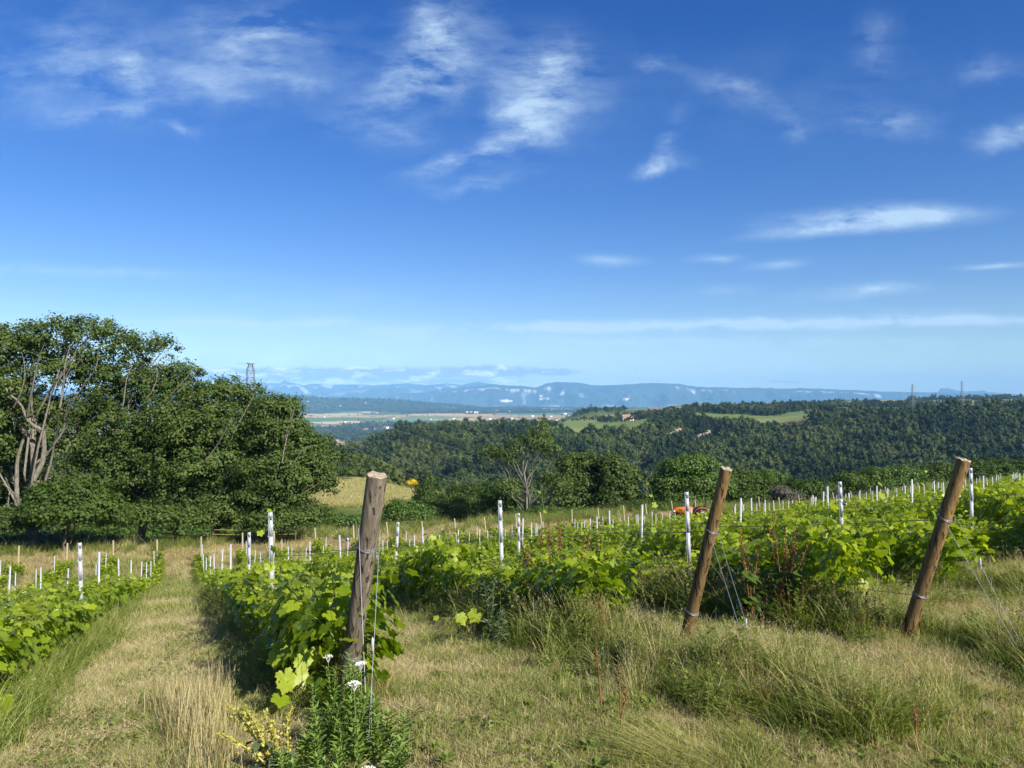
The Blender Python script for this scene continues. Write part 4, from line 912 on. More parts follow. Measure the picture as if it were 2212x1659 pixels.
def guy(root, a, ends, knob=None):
    for k, (s, e) in enumerate(ends):
        mb = MB(); s = np.array(s); e = np.array(e); t = np.linspace(0, 1, 8)[:, None]; mb.tube(s + (e - s) * t + np.array([0, 0, -.01]) * np.sin(t * 3.14), .0018, 5); mb.build('anchor_wire', M_WIRE, root, smooth=True)
    if knob is not None:
        mb = MB(); k = np.array(knob); mb.tube([k + [0, 0, .03], k + [0, 0, .018], k + [0, 0, -.012], k + [.002, 0, -.05], k + [.004, 0, -.06]], [.002, .008, .009, .007, .002], 8); mb.build('wire_tensioner', M_STEEL, root, smooth=True)
rA, bA, onA, axA, LA = wooden_post('thick weathered grey brown post with a wide crack, closest to the viewer', 748, 1492, 5.02, 815, 1026, 4.70, .055, .061, M_POSTG, (.24, .70))
rB, bB, onB, axB, LB = wooden_post('tan brown leaning post beside the orange tractor, tall grass at its foot', 1474, 1352, 6.3, 1568, 1012, 5.95, .049, .046, M_POSTB, (.20, .66))
rC, bC, onC, axC, LC = wooden_post('golden brown leaning post farthest out, one steel stake close behind its top', 1948, 1362, 6.1, 2080, 993, 5.8, .051, .049, M_POSTB, (.26, .68))
def loc(b, X, Y, D): return np.array(pt(X, Y, D)) - b
guy(rA, None, [(loc(bA, 776, 1140, 4.70), loc(bA, 800, 1655, 4.05)), (loc(bA, 822, 1145, 4.72), loc(bA, 806, 1460, 4.2)), (loc(bA, 806, 1460, 4.2), loc(bA, 796, 1650, 4.05)), (loc(bA, 806, 1460, 4.2), loc(bA, 804, 1652, 4.05))], loc(bA, 807, 1384, 4.3))
guy(rB, None, [(loc(bB, 1534, 1160, 6.02), loc(bB, 1610, 1400, 5.3)), (loc(bB, 1550, 1150, 6.1), loc(bB, 1604, 1330, 5.5)), (loc(bB, 1604, 1330, 5.5), loc(bB, 1618, 1390, 5.3))], loc(bB, 1608, 1340, 5.5))
guy(rC, None, [(loc(bC, 2040, 1130, 5.83), loc(bC, 2190, 1395, 5.2)), (loc(bC, 2066, 1122, 5.9), loc(bC, 2112, 1215, 5.6)), (loc(bC, 2112, 1215, 5.6), loc(bC, 2200, 1390, 5.2))], loc(bC, 2112, 1212, 5.6))
# the posts at the far end of every row
M_PALE = barkmat('pale_peeled_wood', (.22, .17, .10), (.38, .31, .20), (.50, .43, .31), 8, 6)
def far_post(lean, hgt):
    mb = MB(); mb.tube([(0, 0, -.3), (lean * .5, 0, hgt * .5), (lean, 0, hgt)], [.055, .052, .05], 8); return mb.mesh('row_end_post', M_PALE, True)
FP = [far_post(.0, 1.6), far_post(.28, 1.6), far_post(.42, 1.5)]
for k, p in enumerate(ROWS[:34]):
    u = row_end(p) + 1.5 + random.gauss(0, .2); x, y = xy(u, p)
    if not inview(x, y, .02): continue
    o = bpy.data.objects.new('row_end_post', FP[0 if p < 3 else 1 + k % 2]); COL.objects.link(o); o.location = (x, y, gz(x, y))
    o.rotation_euler = (random.gauss(0, .03), random.gauss(0, .03), ROWDIR if p > 3 else random.random() * .3)
    tag(o, 'pale peeled post ending a far row beyond the mown aisle' if p < 0.5 else 'pale post at the far end of the middle rows, below the trees' if p < 18 else 'pale slanting post at the far end of the rising rows', 'post', 'pale posts at the far row ends, ' + ('aisle side' if p < .5 else 'middle' if p < 18 else 'rising side'))

# ---------------------------------------------------------------- trellis wires
def wire(label, pts, r=.0022, m=None, grp='trellis wires along the vine rows'):
    mb = MB(); P_ = []
    for a, b in zip(pts[:-1], pts[1:]):
        a = np.array(a); b = np.array(b); t = np.linspace(0, 1, 9)[:-1, None]; P_.append(a + (b - a) * t - np.array([0, 0, .02]) * np.sin(t * 3.14159) * min(1, np.linalg.norm(b - a) / 5))
    P_.append(np.array([pts[-1]])); mb.tube(cat3(P_), r, 4); o = mb.build('trellis_wire', m or M_WIRED); tag(o, label, 'wire', grp); return o
for p, nm, start in [(-1.5, 'row along the aisle', None), (.95, 'weathered post row', (bA, axA, LA, .24, .70)), (3.4, 'middle leaning post row', (bB, axB, LB, .20, .66)), (5.4, 'outer leaning post row', (bC, axC, LC, .26, .68)),
        (8.0, 'row beside the outer leaning post', None), (10.6, 'second row past the outer post', None), (13.05, 'third row past the outer post', None), (15.5, 'fourth row past the outer post', None), (-3.9, 'second row past the aisle', None)]:
    line = sorted([s for s in STK if abs(s[4] - p) < .05], key=lambda s: s[3])
    for hh, wn in ((.50, 'lower'), (1.02, 'upper')):
        P_ = []
        if start: b, ax, L, f0, f1 = start; P_.append(b + ax * L * (f0 if hh < .8 else f1))
        else:
            x, y = xy(4.8 if p > 0 else 1.7, p); P_.append(np.array([x, y, gz(x, y) + hh]))
        for s in line: P_.append(np.array([s[1], s[2], gz(s[1], s[2]) + hh * s[5] / 1.47 + .0]))
        wire(f'{wn} trellis wire of the {nm}', P_)
        if wn == 'upper' and start: wire(f'doubled lifting wire of the {nm}', [q + np.array([0, 0, .05 if i else .0]) for i, q in enumerate(P_[:4])], .0018)
# wire strainers (blue grey ratchets on the near wires)
def strainer(label, X, Y, D, rz=0.):
    root = empty('wire_strainer', pt(X, Y, D), rz); tag(root, label, 'wire strainer', 'ratchet strainers on the near wires')
    mb = MB(); mb.box((0, 0, 0), (.05, .012, .006)); mb.box((0, 0, .018), (.05, .012, .004)); mb.box((-.024, 0, .009), (.004, .012, .018)); mb.build('bracket', M_STEEL, root)
    mb = MB(); mb.tube([(0, -.016, .009), (0, .016, .009)], .012, 12); mb.build('spool', M_WIRED, root, smooth=True)
    mb = MB(); mb.tube([(.01, .012, .012), (.03, .02, .03), (.05, .02, .034)], .0035, 6); mb.build('lever', M_WIRED, root)
strainer('ratchet strainer on the upper wire beside the weathered post', 752, 1166, 5.5, 1.9); strainer('ratchet strainer on the lower wire beside the outer leaning post', 1876, 1221, 6.8, 1.9)
strainer('ratchet strainer on the lower wire beside the weathered post', 706, 1366, 5.6, 1.9); strainer('ratchet strainer on the upper wire beside the outer leaning post', 1822, 1090, 7.4, 1.9)
# ---------------------------------------------------------------- grasses (nobody could count them)
M_GRN = leafmat('green_grass', [(.070, .115, .018), (.130, .185, .030), (.20, .25, .050), (.28, .31, .09)], trans=.4, rough=.5, spec=.3, objvar=.4)
M_STRAW = leafmat('dry_grass', [(.16, .12, .055), (.38, .32, .15), (.56, .49, .27), (.68, .62, .40)], trans=.35, rough=.6, spec=.2, tboost=1.2, objvar=.35)
M_YG = leafmat('yellowing_grass', [(.14, .17, .035), (.30, .31, .08), (.44, .42, .14), (.56, .51, .23)], trans=.4, rough=.5, spec=.3, tboost=1.3, objvar=.4)
M_RED = leafmat('red_brown_seed', [(.09, .075, .022), (.16, .085, .035), (.22, .115, .05), (.30, .19, .085)], trans=.15, rough=.7, spec=.1)
M_WILT = leafmat('grey_green_weed', [(.06, .095, .045), (.10, .14, .07), (.15, .18, .10)], trans=.25, rough=.6, spec=.2)
M_WHITE = plain('white_petals', (.75, .75, .70), .6)
M_DOCKY = leafmat('yellow_green_seed', [(.26, .28, .04), (.40, .38, .07), (.52, .46, .12)], trans=.2)
def blades(mb, N, rad, h0, h1, wd, bend, mat=0, segs=4, lie=0.0, seedhead=0.0, base=None, dirn=None):
    """curved ribbons"""
    wd = wd * 1.4 * (.6 + .8 * rng.random((N, 1)))
    a = rng.random(N) * 6.283; r = rad * np.sqrt(rng.random(N)); b = np.stack([r * np.cos(a), r * np.sin(a), 0 * a - .02], 1) if base is None else base
    h = h0 + (h1 - h0) * rng.random(N); az = rng.random(N) * 6.283 if dirn is None else dirn + rng.normal(size=N) * .45
    d = np.stack([np.cos(az), np.sin(az), 0 * az], 1); bd = bend * (.3 + rng.random(N)) * h; s = np.stack([-np.sin(az), np.cos(az), 0 * az], 1)
    # face random way
    fa = rng.random(N) * 3.14; s = np.cos(fa)[:, None] * s + np.sin(fa)[:, None] * d * .9
    t = np.linspace(0, 1, segs + 1); V = []
    up = np.clip(1 - lie * (.6 + .4 * rng.random(N)), .03, 1)
    for k in t:
        c = b + d * (bd * k ** 1.8 + h * (1 - up) * k)[:, None] + np.array([0, 0, 1.0]) * (h * up * (k - .35 * bend * k ** 2.5))[:, None]
        w_ = wd * (1 - k ** 1.6 * .85); V.append(np.stack([c - s * w_ / 2, c + s * w_ / 2], 1))
    V = np.stack(V, 1)      # N, segs+1, 2, 3
    base_i = (np.arange(N) * (segs + 1) * 2)[:, None, None]; q = np.arange(segs)[None, :, None] * 2
    F = (base_i + q + np.array([0, 1, 3, 2])[None, None]).reshape(-1, 4)
    mb.add(V.reshape(-1, 3), F, mat, np.repeat(rng.random(N), segs))
    if seedhead:
        k = rng.random(N) < seedhead; tips = V[k][:, -1].mean(1); dd = unit(V[k][:, -1].mean(1) - V[k][:, -2].mean(1)); n = len(tips); m = 9
        off = rng.random((n, m, 1)) * .11; P_ = tips[:, None] - dd[:, None] * off + rng.normal(size=(n, m, 3)) * .004
        nn = rng.normal(size=(n * m, 3)); dv = np.repeat(dd, m, 0) + rng.normal(size=(n * m, 3)) * .35
        mb.copies(LEAF4[0] * [.45, 1, 1], LEAF4[1], bases(nn, .012 + .006 * rng.random(n * m), dv), P_.reshape(-1, 3), mat)
def proto(name, mats, fn):
    mb = MB(); fn(mb); return mb.mesh(name, mats)
GM = [M_GRN, M_STRAW, M_YG, M_RED]
def k_mown(mb):      # cut stubble with litter
    blades(mb, 8, .16, .03, .08, .004, .3, 0); blades(mb, 26, .16, .03, .09, .004, .3, 2); blades(mb, 80, .20, .08, .22, .0035, .15, 1, 3, lie=.97); blades(mb, 14, .15, .04, .11, .003, .1, 1)
def k_litter(mb):
    blades(mb, 90, .24, .08, .28, .0036, .2, 1, 3, lie=.95); blades(mb, 12, .2, .03, .08, .004, .3, 2); blades(mb, 14, .2, .04, .12, .003, .1, 1, lie=.3)
def k_green(mb): blades(mb, 70, .15, .06, .20, .0055, .7, 0); blades(mb, 16, .15, .08, .2, .004, .4, 2)
def k_tallgreen(mb): blades(mb, 60, .15, .22, .52, .007, .75, 0, 5); blades(mb, 8, .14, .25, .55, .0035, .3, 2, 4, seedhead=.4)
def k_tallmix(mb): blades(mb, 34, .15, .25, .55, .006, .7, 2, 5); blades(mb, 12, .14, .30, .66, .0028, .25, 1, 4, seedhead=.45); blades(mb, 34, .14, .15, .42, .006, .8, 0, 4)
def k_tallstraw(mb): blades(mb, 26, .12, .28, .62, .003, .25, 1, 4, seedhead=.3); blades(mb, 34, .14, .15, .45, .005, .7, 2, 4); blades(mb, 14, .14, .1, .3, .006, .8, 0, 4)
def k_lodged(mb): blades(mb, 90, .16, .35, .70, .0045, .5, 2, 5, lie=.72, dirn=0.0, seedhead=.25); blades(mb, 50, .16, .3, .6, .004, .5, 1, 5, lie=.8, dirn=.2); blades(mb, 24, .14, .2, .45, .006, .6, 0, 4, lie=.5, dirn=0)
def k_red(mb): blades(mb, 18, .12, .25, .5, .003, .2, 3, 4, seedhead=.9); blades(mb, 22, .14, .1, .35, .005, .6, 2, 4)
def k_weed(mb):      # low broad leaved plants
    n = 60; a = rng.random(n) * 6.28; r = .14 * rng.random(n) ** .5; C = np.stack([r * np.cos(a), r * np.sin(a), .02 + .10 * rng.random(n)], 1)
    mb.copies(LEAF4[0], LEAF4[1], bases(np.stack([np.cos(a) * .5, np.sin(a) * .5, 1 + 0 * a], 1), .024 + .02 * rng.random(n)), C, 0)
def k_herb(mb):      # leafy upright weeds
    for _ in range(6):
        b = np.array([rng.normal() * .07, rng.normal() * .07, 0]); t_ = b + [rng.normal() * .06, rng.normal() * .06, .25 + .3 * rng.random()]; mb.tube([b, t_], [.003, .0015], 4, 0)
        n = 26; tt = rng.random(n); az = rng.random(n) * 6.28; d = unit(np.stack([np.cos(az), np.sin(az), .4 + 0 * az], 1)); L = .03 + .05 * rng.random(n) * (1.1 - tt)
        mb.copies(LEAF4[0] * [.9, 1, 1], LEAF4[1], bases(np.stack([-np.cos(az) * .4, -np.sin(az) * .4, 1 + 0 * az], 1) + rng.normal(size=(n, 3)) * .3, L, d), b + (t_ - b) * tt[:, None] + d * L[:, None] * .5, 0)
    blades(mb, 22, .14, .1, .4, .006, .7, 0, 4)
def k_oats(mb): blades(mb, 30, .15, .35, .72, .0026, .35, 1, 5, seedhead=.75); blades(mb, 26, .14, .2, .5, .0045, .7, 2, 4); blades(mb, 14, .14, .15, .4, .006, .8, 0, 4)
def k_broad(mb):     # broad leaved weeds, a few limp leaves each
    n = 22; az = rng.random(n) * 6.28; L = .07 + .09 * rng.random(n); d = unit(np.stack([np.cos(az), np.sin(az), .35 + .8 * rng.random(n)], 1)); c = np.stack([.05 * rng.normal(size=n), .05 * rng.normal(size=n), .03 + .14 * rng.random(n)], 1)
    mb.copies(LEAF4[0] * [1.0, 1, 1.3], LEAF4[1], bases(np.stack([-np.cos(az) * .5, -np.sin(az) * .5, 1 + 0 * az], 1) + rng.normal(size=(n, 3)) * .25, L, d), c + d * L[:, None] * .5, 0)
def k_stalks(mb): blades(mb, 40, .12, .18, .42, .0035, .2, 1, 4); blades(mb, 20, .14, .1, .28, .005, .5, 2, 4)
KN = ['stalks', 'herb', 'oats', 'broad', 'mown', 'litter', 'green', 'tallgreen', 'tallmix', 'tallstraw', 'lodged', 'red', 'weed']
PROT = []; PIDX = {}
for nm in KN:
    PIDX[nm] = len(PROT)
    for v in range(3): PROT.append(proto('tuft_kind_' + nm, GM, globals()['k_' + nm]))
def field(N, x0, x1, y0, y1):
    # denser towards the camera
    y = y0 * (y1 / y0) ** rng.random(N); x = (x0 + (x1 - x0) * rng.random(N)) * y
    return x, y
rowsa = np.array(ROWS)
def rowdist(u, p):
    d = np.abs(p[:, None] - rowsa[None]).min(1); start = np.where(p < -.3, -3.0, 3.2)
    return np.where(u > start, d, 9.0)
def grass_near():
    S = {'short': [[], [], [], []], 'tall': [[], [], [], []]}
    def put(which, x, y, kind, s, rz=None, tilt=None):
        n = len(x)
        if n == 0: return
        z = ground(x, y); b = S[which]
        b[0].append(np.stack([x, y, z], 1)); b[1].append(rng.random(n) * 6.283 if rz is None else rz); b[2].append(s); b[3].append(PIDX[kind] + rng.integers(0, 3, n))
    # ---- cut grass: everywhere near, thinning with distance (tufts grow with distance so they still cover)
    x, y = field(25000, -.74, .74, 2.6, 15); u, p = uv(x, y); rd = rowdist(u, p); nz_ = fbm(x * 1.1, y * 1.1, 3, 77); nz2 = vnoise(x * 2.6, y * 2.6, 7)
    s = .8 + .35 * rng.random(len(x)); s = s * np.clip(y / 6, .9, 2.2) ** .6; k = rd > .22
    kk = rng.random(len(x)); g = nz_ > .50
    a = k & (kk < .34); put('short', x[a], y[a], 'mown', s[a])
    a = k & (kk >= .34) & (kk < .90) & ~g; put('short', x[a], y[a], 'litter', s[a])
    a = k & (kk >= .34) & (kk < .80) & g; put('short', x[a], y[a], 'litter', s[a])
    a = k & (kk >= .80) & (kk < .90) & g; put('short', x[a], y[a], 'green', s[a] * .8)
    a = k & (kk >= .90) & (nz2 > .6); put('short', x[a], y[a], 'green', s[a] * .9)
    a = (kk >= .985) & (nz2 < .5); put('short', x[a], y[a], 'weed', s[a])
    # ---- farther: aisles and track
    x, y = field(17000, -.74, .74, 14, 68); u, p = uv(x, y); rd = rowdist(u, p); k = (u < 66) & (p > -40); kk = rng.random(len(x)); s = 1.3 + .06 * y
    nz_ = fbm(x * .3, y * .3, 3, 71); tr = sstep(50, 53, u)
    a = k & (kk < .34 + .2 * tr) & (rd > .4); put('short', x[a], y[a], 'mown', s[a]); a = k & (kk > .80 + .15 * tr) & (nz_ > .5); put('short', x[a], y[a], 'green', s[a]); a = k & (kk >= .4) & (kk < .72) & (rd > .5); put('short', x[a], y[a], 'litter', s[a])
    # ---- strips of uncut grass below the rows
    for i, p0 in enumerate(ROWS[:26]):
        u0 = -2.5 if p0 < 0 else (5.0 if abs(p0 - .95) < .1 else 3.0); n = 1500 if i < 9 else 420; uu = u0 + (52 - u0) * rng.random(n) ** 2.0; pp = p0 + rng.normal(size=n) * .22
        x, y = xy(uu, pp); k = inview(x, y, .1) & (y > 2.2); x, y, uu, pp = x[k], y[k], uu[k], pp[k]; r = rng.random(len(x)); s = (.50 + .5 * rng.random(len(x))) * np.clip(y / 9, 1, 1.6) * (1 - .35 * np.clip(np.abs(pp - p0) / .5, 0, 1))
        a = r < .36; put('tall', x[a], y[a], 'tallgreen', s[a]); a = (r >= .36) & (r < .66); put('tall', x[a], y[a], 'herb', s[a] * .7); a = (r >= .66) & (r < .8); put('tall', x[a], y[a], 'tallmix', s[a]); a = (r >= .8) & (r < .9); put('tall', x[a], y[a], 'tallstraw', s[a])
        a = (r >= .97); put('tall', x[a], y[a], 'red', s[a])
    # ---- uncut headland around the middle and outer posts, down to the bottom of the picture
    N = 4600; x = -.2 + 8.5 * rng.random(N); y = 2.6 + 7.5 * rng.random(N); X = x / y * F0 + CX; u, p = uv(x, y)
    Yp = HY + (EYE - ground(x, y)) / y * F0
    edge = np.interp(X, [780, 1000, 1150, 1250, 1400, 1600, 2212, 2600], [1660, 1640, 1560, 1480, 1420, 1330, 1300, 1250]); wob = 60 * (vnoise(x * 1.5, y * 1.5, 9) - .5)
    k = (np.abs(x / y) < .8) & (Yp > 0) & (p > 1.4) & ((u < 6.2) | (p > 6)) & (u < 8.5) & ((p > 3.0) | (y < 4.0)) & ~((X < 1260) & (y > 4.6))
    k &= rng.random(N) < np.where(X > 1230, .85, np.where(y < 3.9, .22, .03))
    x, y, X, p = x[k], y[k], X[k], p[k]; r = rng.random(len(x)); nz_ = vnoise(x * 1.3, y * 1.3, 33); s = .30 + .38 * rng.random(len(x)) ** 1.6; s = s * np.where(y < 3.8, .85, 1) * (.62 + .85 * vnoise(x * .9, y * .9, 61))
    s = s * np.where(y > 4.9, .5, .85); r = np.where((y > 4.9) & (rng.random(len(x)) < .5), .62 + .35 * r, r)
    lod = (np.hypot((X - 1500) / 260, (y - 4.6) / .9) < 1)
    a = lod; put('tall', x[a], y[a], 'lodged', s[a] * 1.15, rz=(.5 + 2.2 * np.sin(x[a] * 1.7) + rng.normal(size=a.sum()) * .3))
    low = (X < 1200) | (y < 4.0 + .5 * (nz_ - .5)); a = low & (r < .42); put('tall', x[a], y[a], 'stalks', s[a] * .9); lod = lod | low
    a = ~lod & (r < .40) & (nz_ < .75); put('tall', x[a], y[a], 'tallmix', s[a]); a = ~lod & (r >= .40) & (r < .62) & (nz_ > .35); put('tall', x[a], y[a], 'tallstraw', s[a] * .95); a = ~lod & (r >= .62) & (r < .88); put('tall', x[a], y[a], 'tallgreen', s[a] * .9); a = ~lod & (r >= .88) & (r < .97); put('tall', x[a], y[a], 'herb', s[a] * .8)
    a = (r >= .985); put('tall', x[a], y[a], 'red', s[a] * 1.1)
    # weedy shaded band along the row of the middle post, down to the lodged patch
    N = 900; uu = 3.0 + 7 * rng.random(N); pp = 3.1 + rng.normal(size=N) * .26; x, y = xy(uu, pp); k = inview(x, y, .05) & (y > 4.2); x, y = x[k], y[k]; r = rng.random(len(x)); s = .28 + .42 * rng.random(len(x)) ** 2
    a = r < .30; put('tall', x[a], y[a], 'herb', s[a]); a = (r >= .30) & (r < .72); put('tall', x[a], y[a], 'tallgreen', s[a]); a = r >= .72; put('tall', x[a], y[a], 'tallmix', s[a])
    # dark weedy thickets in the near ends of the two post rows
    for p_, u0_, u1_, N in ((3.15, 3.9, 8.4, 420), (5.1, 4.3, 8.0, 330)):
        uu = u0_ + (u1_ - u0_) * rng.random(N); pp = p_ + rng.normal(size=N) * .17; x, y = xy(uu, pp); r = rng.random(N); s = .55 + .5 * rng.random(N)
        a = r < .38; put('tall', x[a], y[a], 'herb', s[a]); a = (r >= .38) & (r < .8); put('tall', x[a], y[a], 'tallgreen', s[a] * 1.1); a = (r >= .8) & (r < .93); put('tall', x[a], y[a], 'oats', s[a]); a = r >= .93; put('tall', x[a], y[a], 'red', s[a] * 1.2)
    # pale oats round the foot of the middle post and the outer one
    for X_, D_, n_, sp in ((1500, 5.9, 24, .25), (1600, 5.2, 14, .3), (1960, 5.7, 12, .25), (1420, 4.9, 14, .3), (1750, 4.8, 14, .35)):
        xc, yc = XD(X_, D_); x = xc + rng.normal(size=n_) * sp; y = yc + rng.normal(size=n_) * sp * .7; k = y > 3.3; put('tall', x[k], y[k], 'oats', (.38 + .35 * rng.random(n_))[k])
    N = 260; x = .3 + 6 * rng.random(N); y = 3.2 + 3.4 * rng.random(N); k = np.abs(x / y) < .75; put('tall', x[k], y[k], 'broad', (.22 + .2 * rng.random(N))[k])
    N = 240; uu = 1.5 + 9 * rng.random(N); pp = -.6 + 4 * rng.random(N); x, y = xy(uu, pp); k = inview(x, y, .05) & (y > 3); put('tall', x[k], y[k], 'broad', (.2 + .2 * rng.random(N))[k])
    # beyond the outer post: rough grass towards the picture edge
    N = 1400; uu = 5 + 11 * rng.random(N); pp = 6.3 + 10 * rng.random(N); x, y = xy(uu, pp); k = inview(x, y, .08) & (rowdist(uu, pp) > .25); x, y = x[k], y[k]; r = rng.random(len(x)); s = .7 + .5 * rng.random(len(x))
    s = s * .6; a = r < .3; put('tall', x[a], y[a], 'tallmix', s[a]); a = (r >= .3) & (r < .5); put('tall', x[a], y[a], 'tallgreen', s[a]); a = (r >= .5) & (r < .75); put('tall', x[a], y[a], 'herb', s[a]); a = r > .8; put('tall', x[a], y[a], 'tallstraw', s[a])
    # left edge of the aisle and dry stalks beside the weathered post row
    N = 130; uu = 2.7 + 3.6 * rng.random(N); pp = .16 + rng.normal(size=N) * .08 + .10 * np.sin(uu * 2); x, y = xy(uu, pp); k = np.abs(x / y * F0 + CX - 590) > 110; put('tall', x[k], y[k], 'stalks', (.45 + .6 * rng.random(N))[k])
    N = 170; uu = 1.0 + 12 * rng.random(N); pp = -1.15 + rng.normal(size=N) * .12; x, y = xy(uu, pp); k = inview(x, y, .1); put('tall', x[k], y[k], 'tallgreen', (.6 + .4 * rng.random(N))[k])
    # wild strip between track and trees
    N = 3000; uu = 58 + 18 * rng.random(N); pp = -75 + 170 * rng.random(N); x, y = xy(uu, pp); k = inview(x, y, .03); x, y = x[k], y[k]; r = rng.random(len(x)); s = 1.5 + 1.0 * rng.random(len(x))
    a = r < .88; put('tall', x[a], y[a], 'tallgreen', s[a]); a = r >= .88; put('tall', x[a], y[a], 'tallmix', s[a])
    for nm, which in (('mown_grass', 'short'), ('tall_grass', 'tall')):
        b = [cat3(q) for q in S[which]]
        if which == 'tall':      # trodden low round the post feet
            for px_, py_ in ((bA[0], bA[1]), (bB[0], bB[1]), (bC[0], bC[1])):
                q = np.hypot(b[0][:, 0] - px_ * .93, b[0][:, 1] - py_ * .93); b[2] = b[2] * (.42 + .58 * sstep(.35, .8, q))
        scatter(nm, b[0], b[1], b[2], b[3], PROT)
grass_near()
# the meadow on its knoll
def meadow():
    n = 5200; D = 104 + 62 * rng.random(n); X = 640 + 420 * rng.random(n); x, y = XD(X, D)
    mb = [proto('meadow_kind', GM, lambda m: (blades(m, 90, 1.0, .3, .7, .04, .5, 2, 3), blades(m, 24, 1.0, .3, .8, .03, .3, 1, 3), blades(m, 90, 1.0, .2, .5, .05, .5, 0, 3))) for _ in range(3)]
    scatter('meadow_grass', np.stack([x, y, ground(x, y) - .05], 1), rng.random(n) * 6.28, .9 + .5 * rng.random(n), rng.integers(0, 3, n), mb)
meadow()

# ---------------------------------------------------------------- single weeds
def on_ground(X, D): x, y = XD(X, D); return (x, y, gz(x, y) - .02)
def dock(label, X, D, h, n, spread, mseed, mleaf, seedh=.65, fan=None, dens=1.0, group='dock weeds'):
    r = empty('dock_plant', on_ground(X, D)); tag(r, label, 'weed', group)
    st = MB(); sd_ = MB(); lf = MB()
    for q in range(n):
        az = rng.random() * 6.28; ln = spread * (.3 + .7 * rng.random())
        tip = np.array([math.cos(az) * ln, math.sin(az) * ln, h * (.75 + .3 * rng.random())]) if fan is None else np.array(fan[q % len(fan)]) * (1 + .06 * rng.normal())
        t = np.linspace(0, 1, 9)[:, None]; pth = tip * t + np.array([0, 0, .10 * h]) * np.sin(t * 3.14) + rng.normal(size=(1, 3)) * .018 * h * np.sin(t * 6)
        st.tube(pth, np.linspace(.006, .002, 9), 5)
        m = int(150 * dens * seedh); tt = 1 - seedh * rng.random(m) ** .9; i = np.minimum(7, (tt * 8).astype(int)); c = pth[i] + (pth[i + 1] - pth[i]) * (tt * 8 - i)[:, None]
        br = .038 * (1.25 - tt)[:, None] + .012; wh = np.round(tt * 26) / 26; c = c + unit(rng.normal(size=(m, 3))) * br * rng.random((m, 1)) * (1.0)
        sd_.copies(LEAF4[0] * [1.5, 1, 1], LEAF4[1], bases(rng.normal(size=(m, 3)), .011 + .009 * rng.random(m)), c)
        for k in range(6 if dens > .4 else 0):
            a = rng.random() * 6.28; z = .08 + .5 * rng.random(); c0 = tip * z; d = np.array([math.cos(a), math.sin(a), .3 * rng.random()]); L = (.05 + .10 * h) * (.8 + .8 * rng.random() * (1 - z))
            lf.copies(LEAF4[0] * [.8, 1, 1], LEAF4[1], bases(np.array([[d[0] * .3, d[1] * .3, 1.0]]) + rng.normal(size=(1, 3)) * .3, L, np.array([d])), np.array([c0 + d * L * .5]))
    st.build('stem', mseed, r); sd_.build('seed_spikes', mseed, r)
    if lf.v: lf.build('leaves', mleaf, r)
    return r
dock('tall rusty red dock right beside the second stake of the middle rows', 1150, 8.3, 1.05, 6, .16, M_RED, M_VINED, .6, group='rusty red docks')
dock('bushy red brown dock between two stakes, tallest of the rusty clump', 1205, 8.0, 1.15, 9, .26, M_RED, M_VINED, .62, dens=.9, group='rusty red docks')
dock('red brown dock on the outer side of the rusty clump, left of the dark gap', 1262, 7.7, 1.02, 7, .2, M_RED, M_VINED, .6, group='rusty red docks')
dock('thin rusty dock just beyond the middle leaning post', 1618, 6.9, .92, 5, .16, M_RED, M_VINED, .55, dens=.7, group='rusty red docks')
dock('wide red brown dock between middle post and the shoot hung stake', 1690, 6.9, 1.02, 9, .26, M_RED, M_VINED, .6, dens=.85, group='rusty red docks')
dock('yellow green dock, its spikes fanned to one side, at the aisle corner', 615, 3.75, .4, 7, .2, M_DOCKY, M_WILT, .74, fan=[(-.30, .1, .36), (-.25, .06, .38), (-.18, .0, .37), (-.11, .05, .36), (-.05, .0, .32), (.03, .06, .36), (-.28, -.02, .27)], dens=1.0, group='yellow docks')
for lb, X, D, h in [('thin red stalk in the tall grass, left of the lodged patch', 1298, 4.6, .42), ('pair of bare red stalks before the lodged grass', 1342, 4.2, .40), ('single reddish stalk in the straw grass at the outer corner', 1975, 3.9, .32)]:
    dock(lb, X, D, h, 2, .05, M_RED, M_WILT, .5, dens=.25, group='thin red stalks')
def fleabane(label, X, D, n, h, spread):
    r = empty('leafy_weed', on_ground(X, D)); tag(r, label, 'weed', 'lush leafy weeds at the weathered post'); st = MB(); lf = MB()
    for q in range(n):
        a = rng.random() * 6.28; rr = spread * math.sqrt(rng.random()); b = np.array([math.cos(a) * rr, math.sin(a) * rr, 0]); H = h * (.7 + .4 * rng.random()); tip = b * 1.35 + [rng.normal() * .03, rng.normal() * .03, H]
        st.tube([b, (b + tip) / 2 + rng.normal(size=3) * .012, tip], [.004, .003, .002], 5); m = 44; tt = (np.arange(m) + rng.random(m)) / m; az = np.arange(m) * 2.4 + rng.random(m) * .4
        d = np.stack([np.cos(az), np.sin(az), .55 + .7 * tt], 1); d = unit(d); L = .085 * (1.1 - .55 * tt) * (.8 + .4 * rng.random(m)); c = b + (tip - b) * (.12 + .9 * tt)[:, None] + d * L[:, None] * .5
        nn = np.stack([-np.cos(az) * .6, -np.sin(az) * .6, 1 + 0 * az], 1) + rng.normal(size=(m, 3)) * .2; lf.copies(LEAF4[0] * [.38, 1, 1], LEAF4[1], bases(nn, L, d), c)
    st.build('stem', M_CANE, r); lf.build('leaves', M_BRIGHT2, r)
M_BRIGHT2 = leafmat('lush_weed_leaves', [(.11, .19, .035), (.17, .27, .05), (.25, .35, .09)], trans=.3, rough=.5, spec=.3, objvar=.1)
fleabane('lush narrow leaved weed covering the foot of the weathered post', 770, 4.55, 10, .40, .16)
fleabane('lush narrow leaved weed just left of the anchor wires', 715, 4.1, 9, .34, .16)
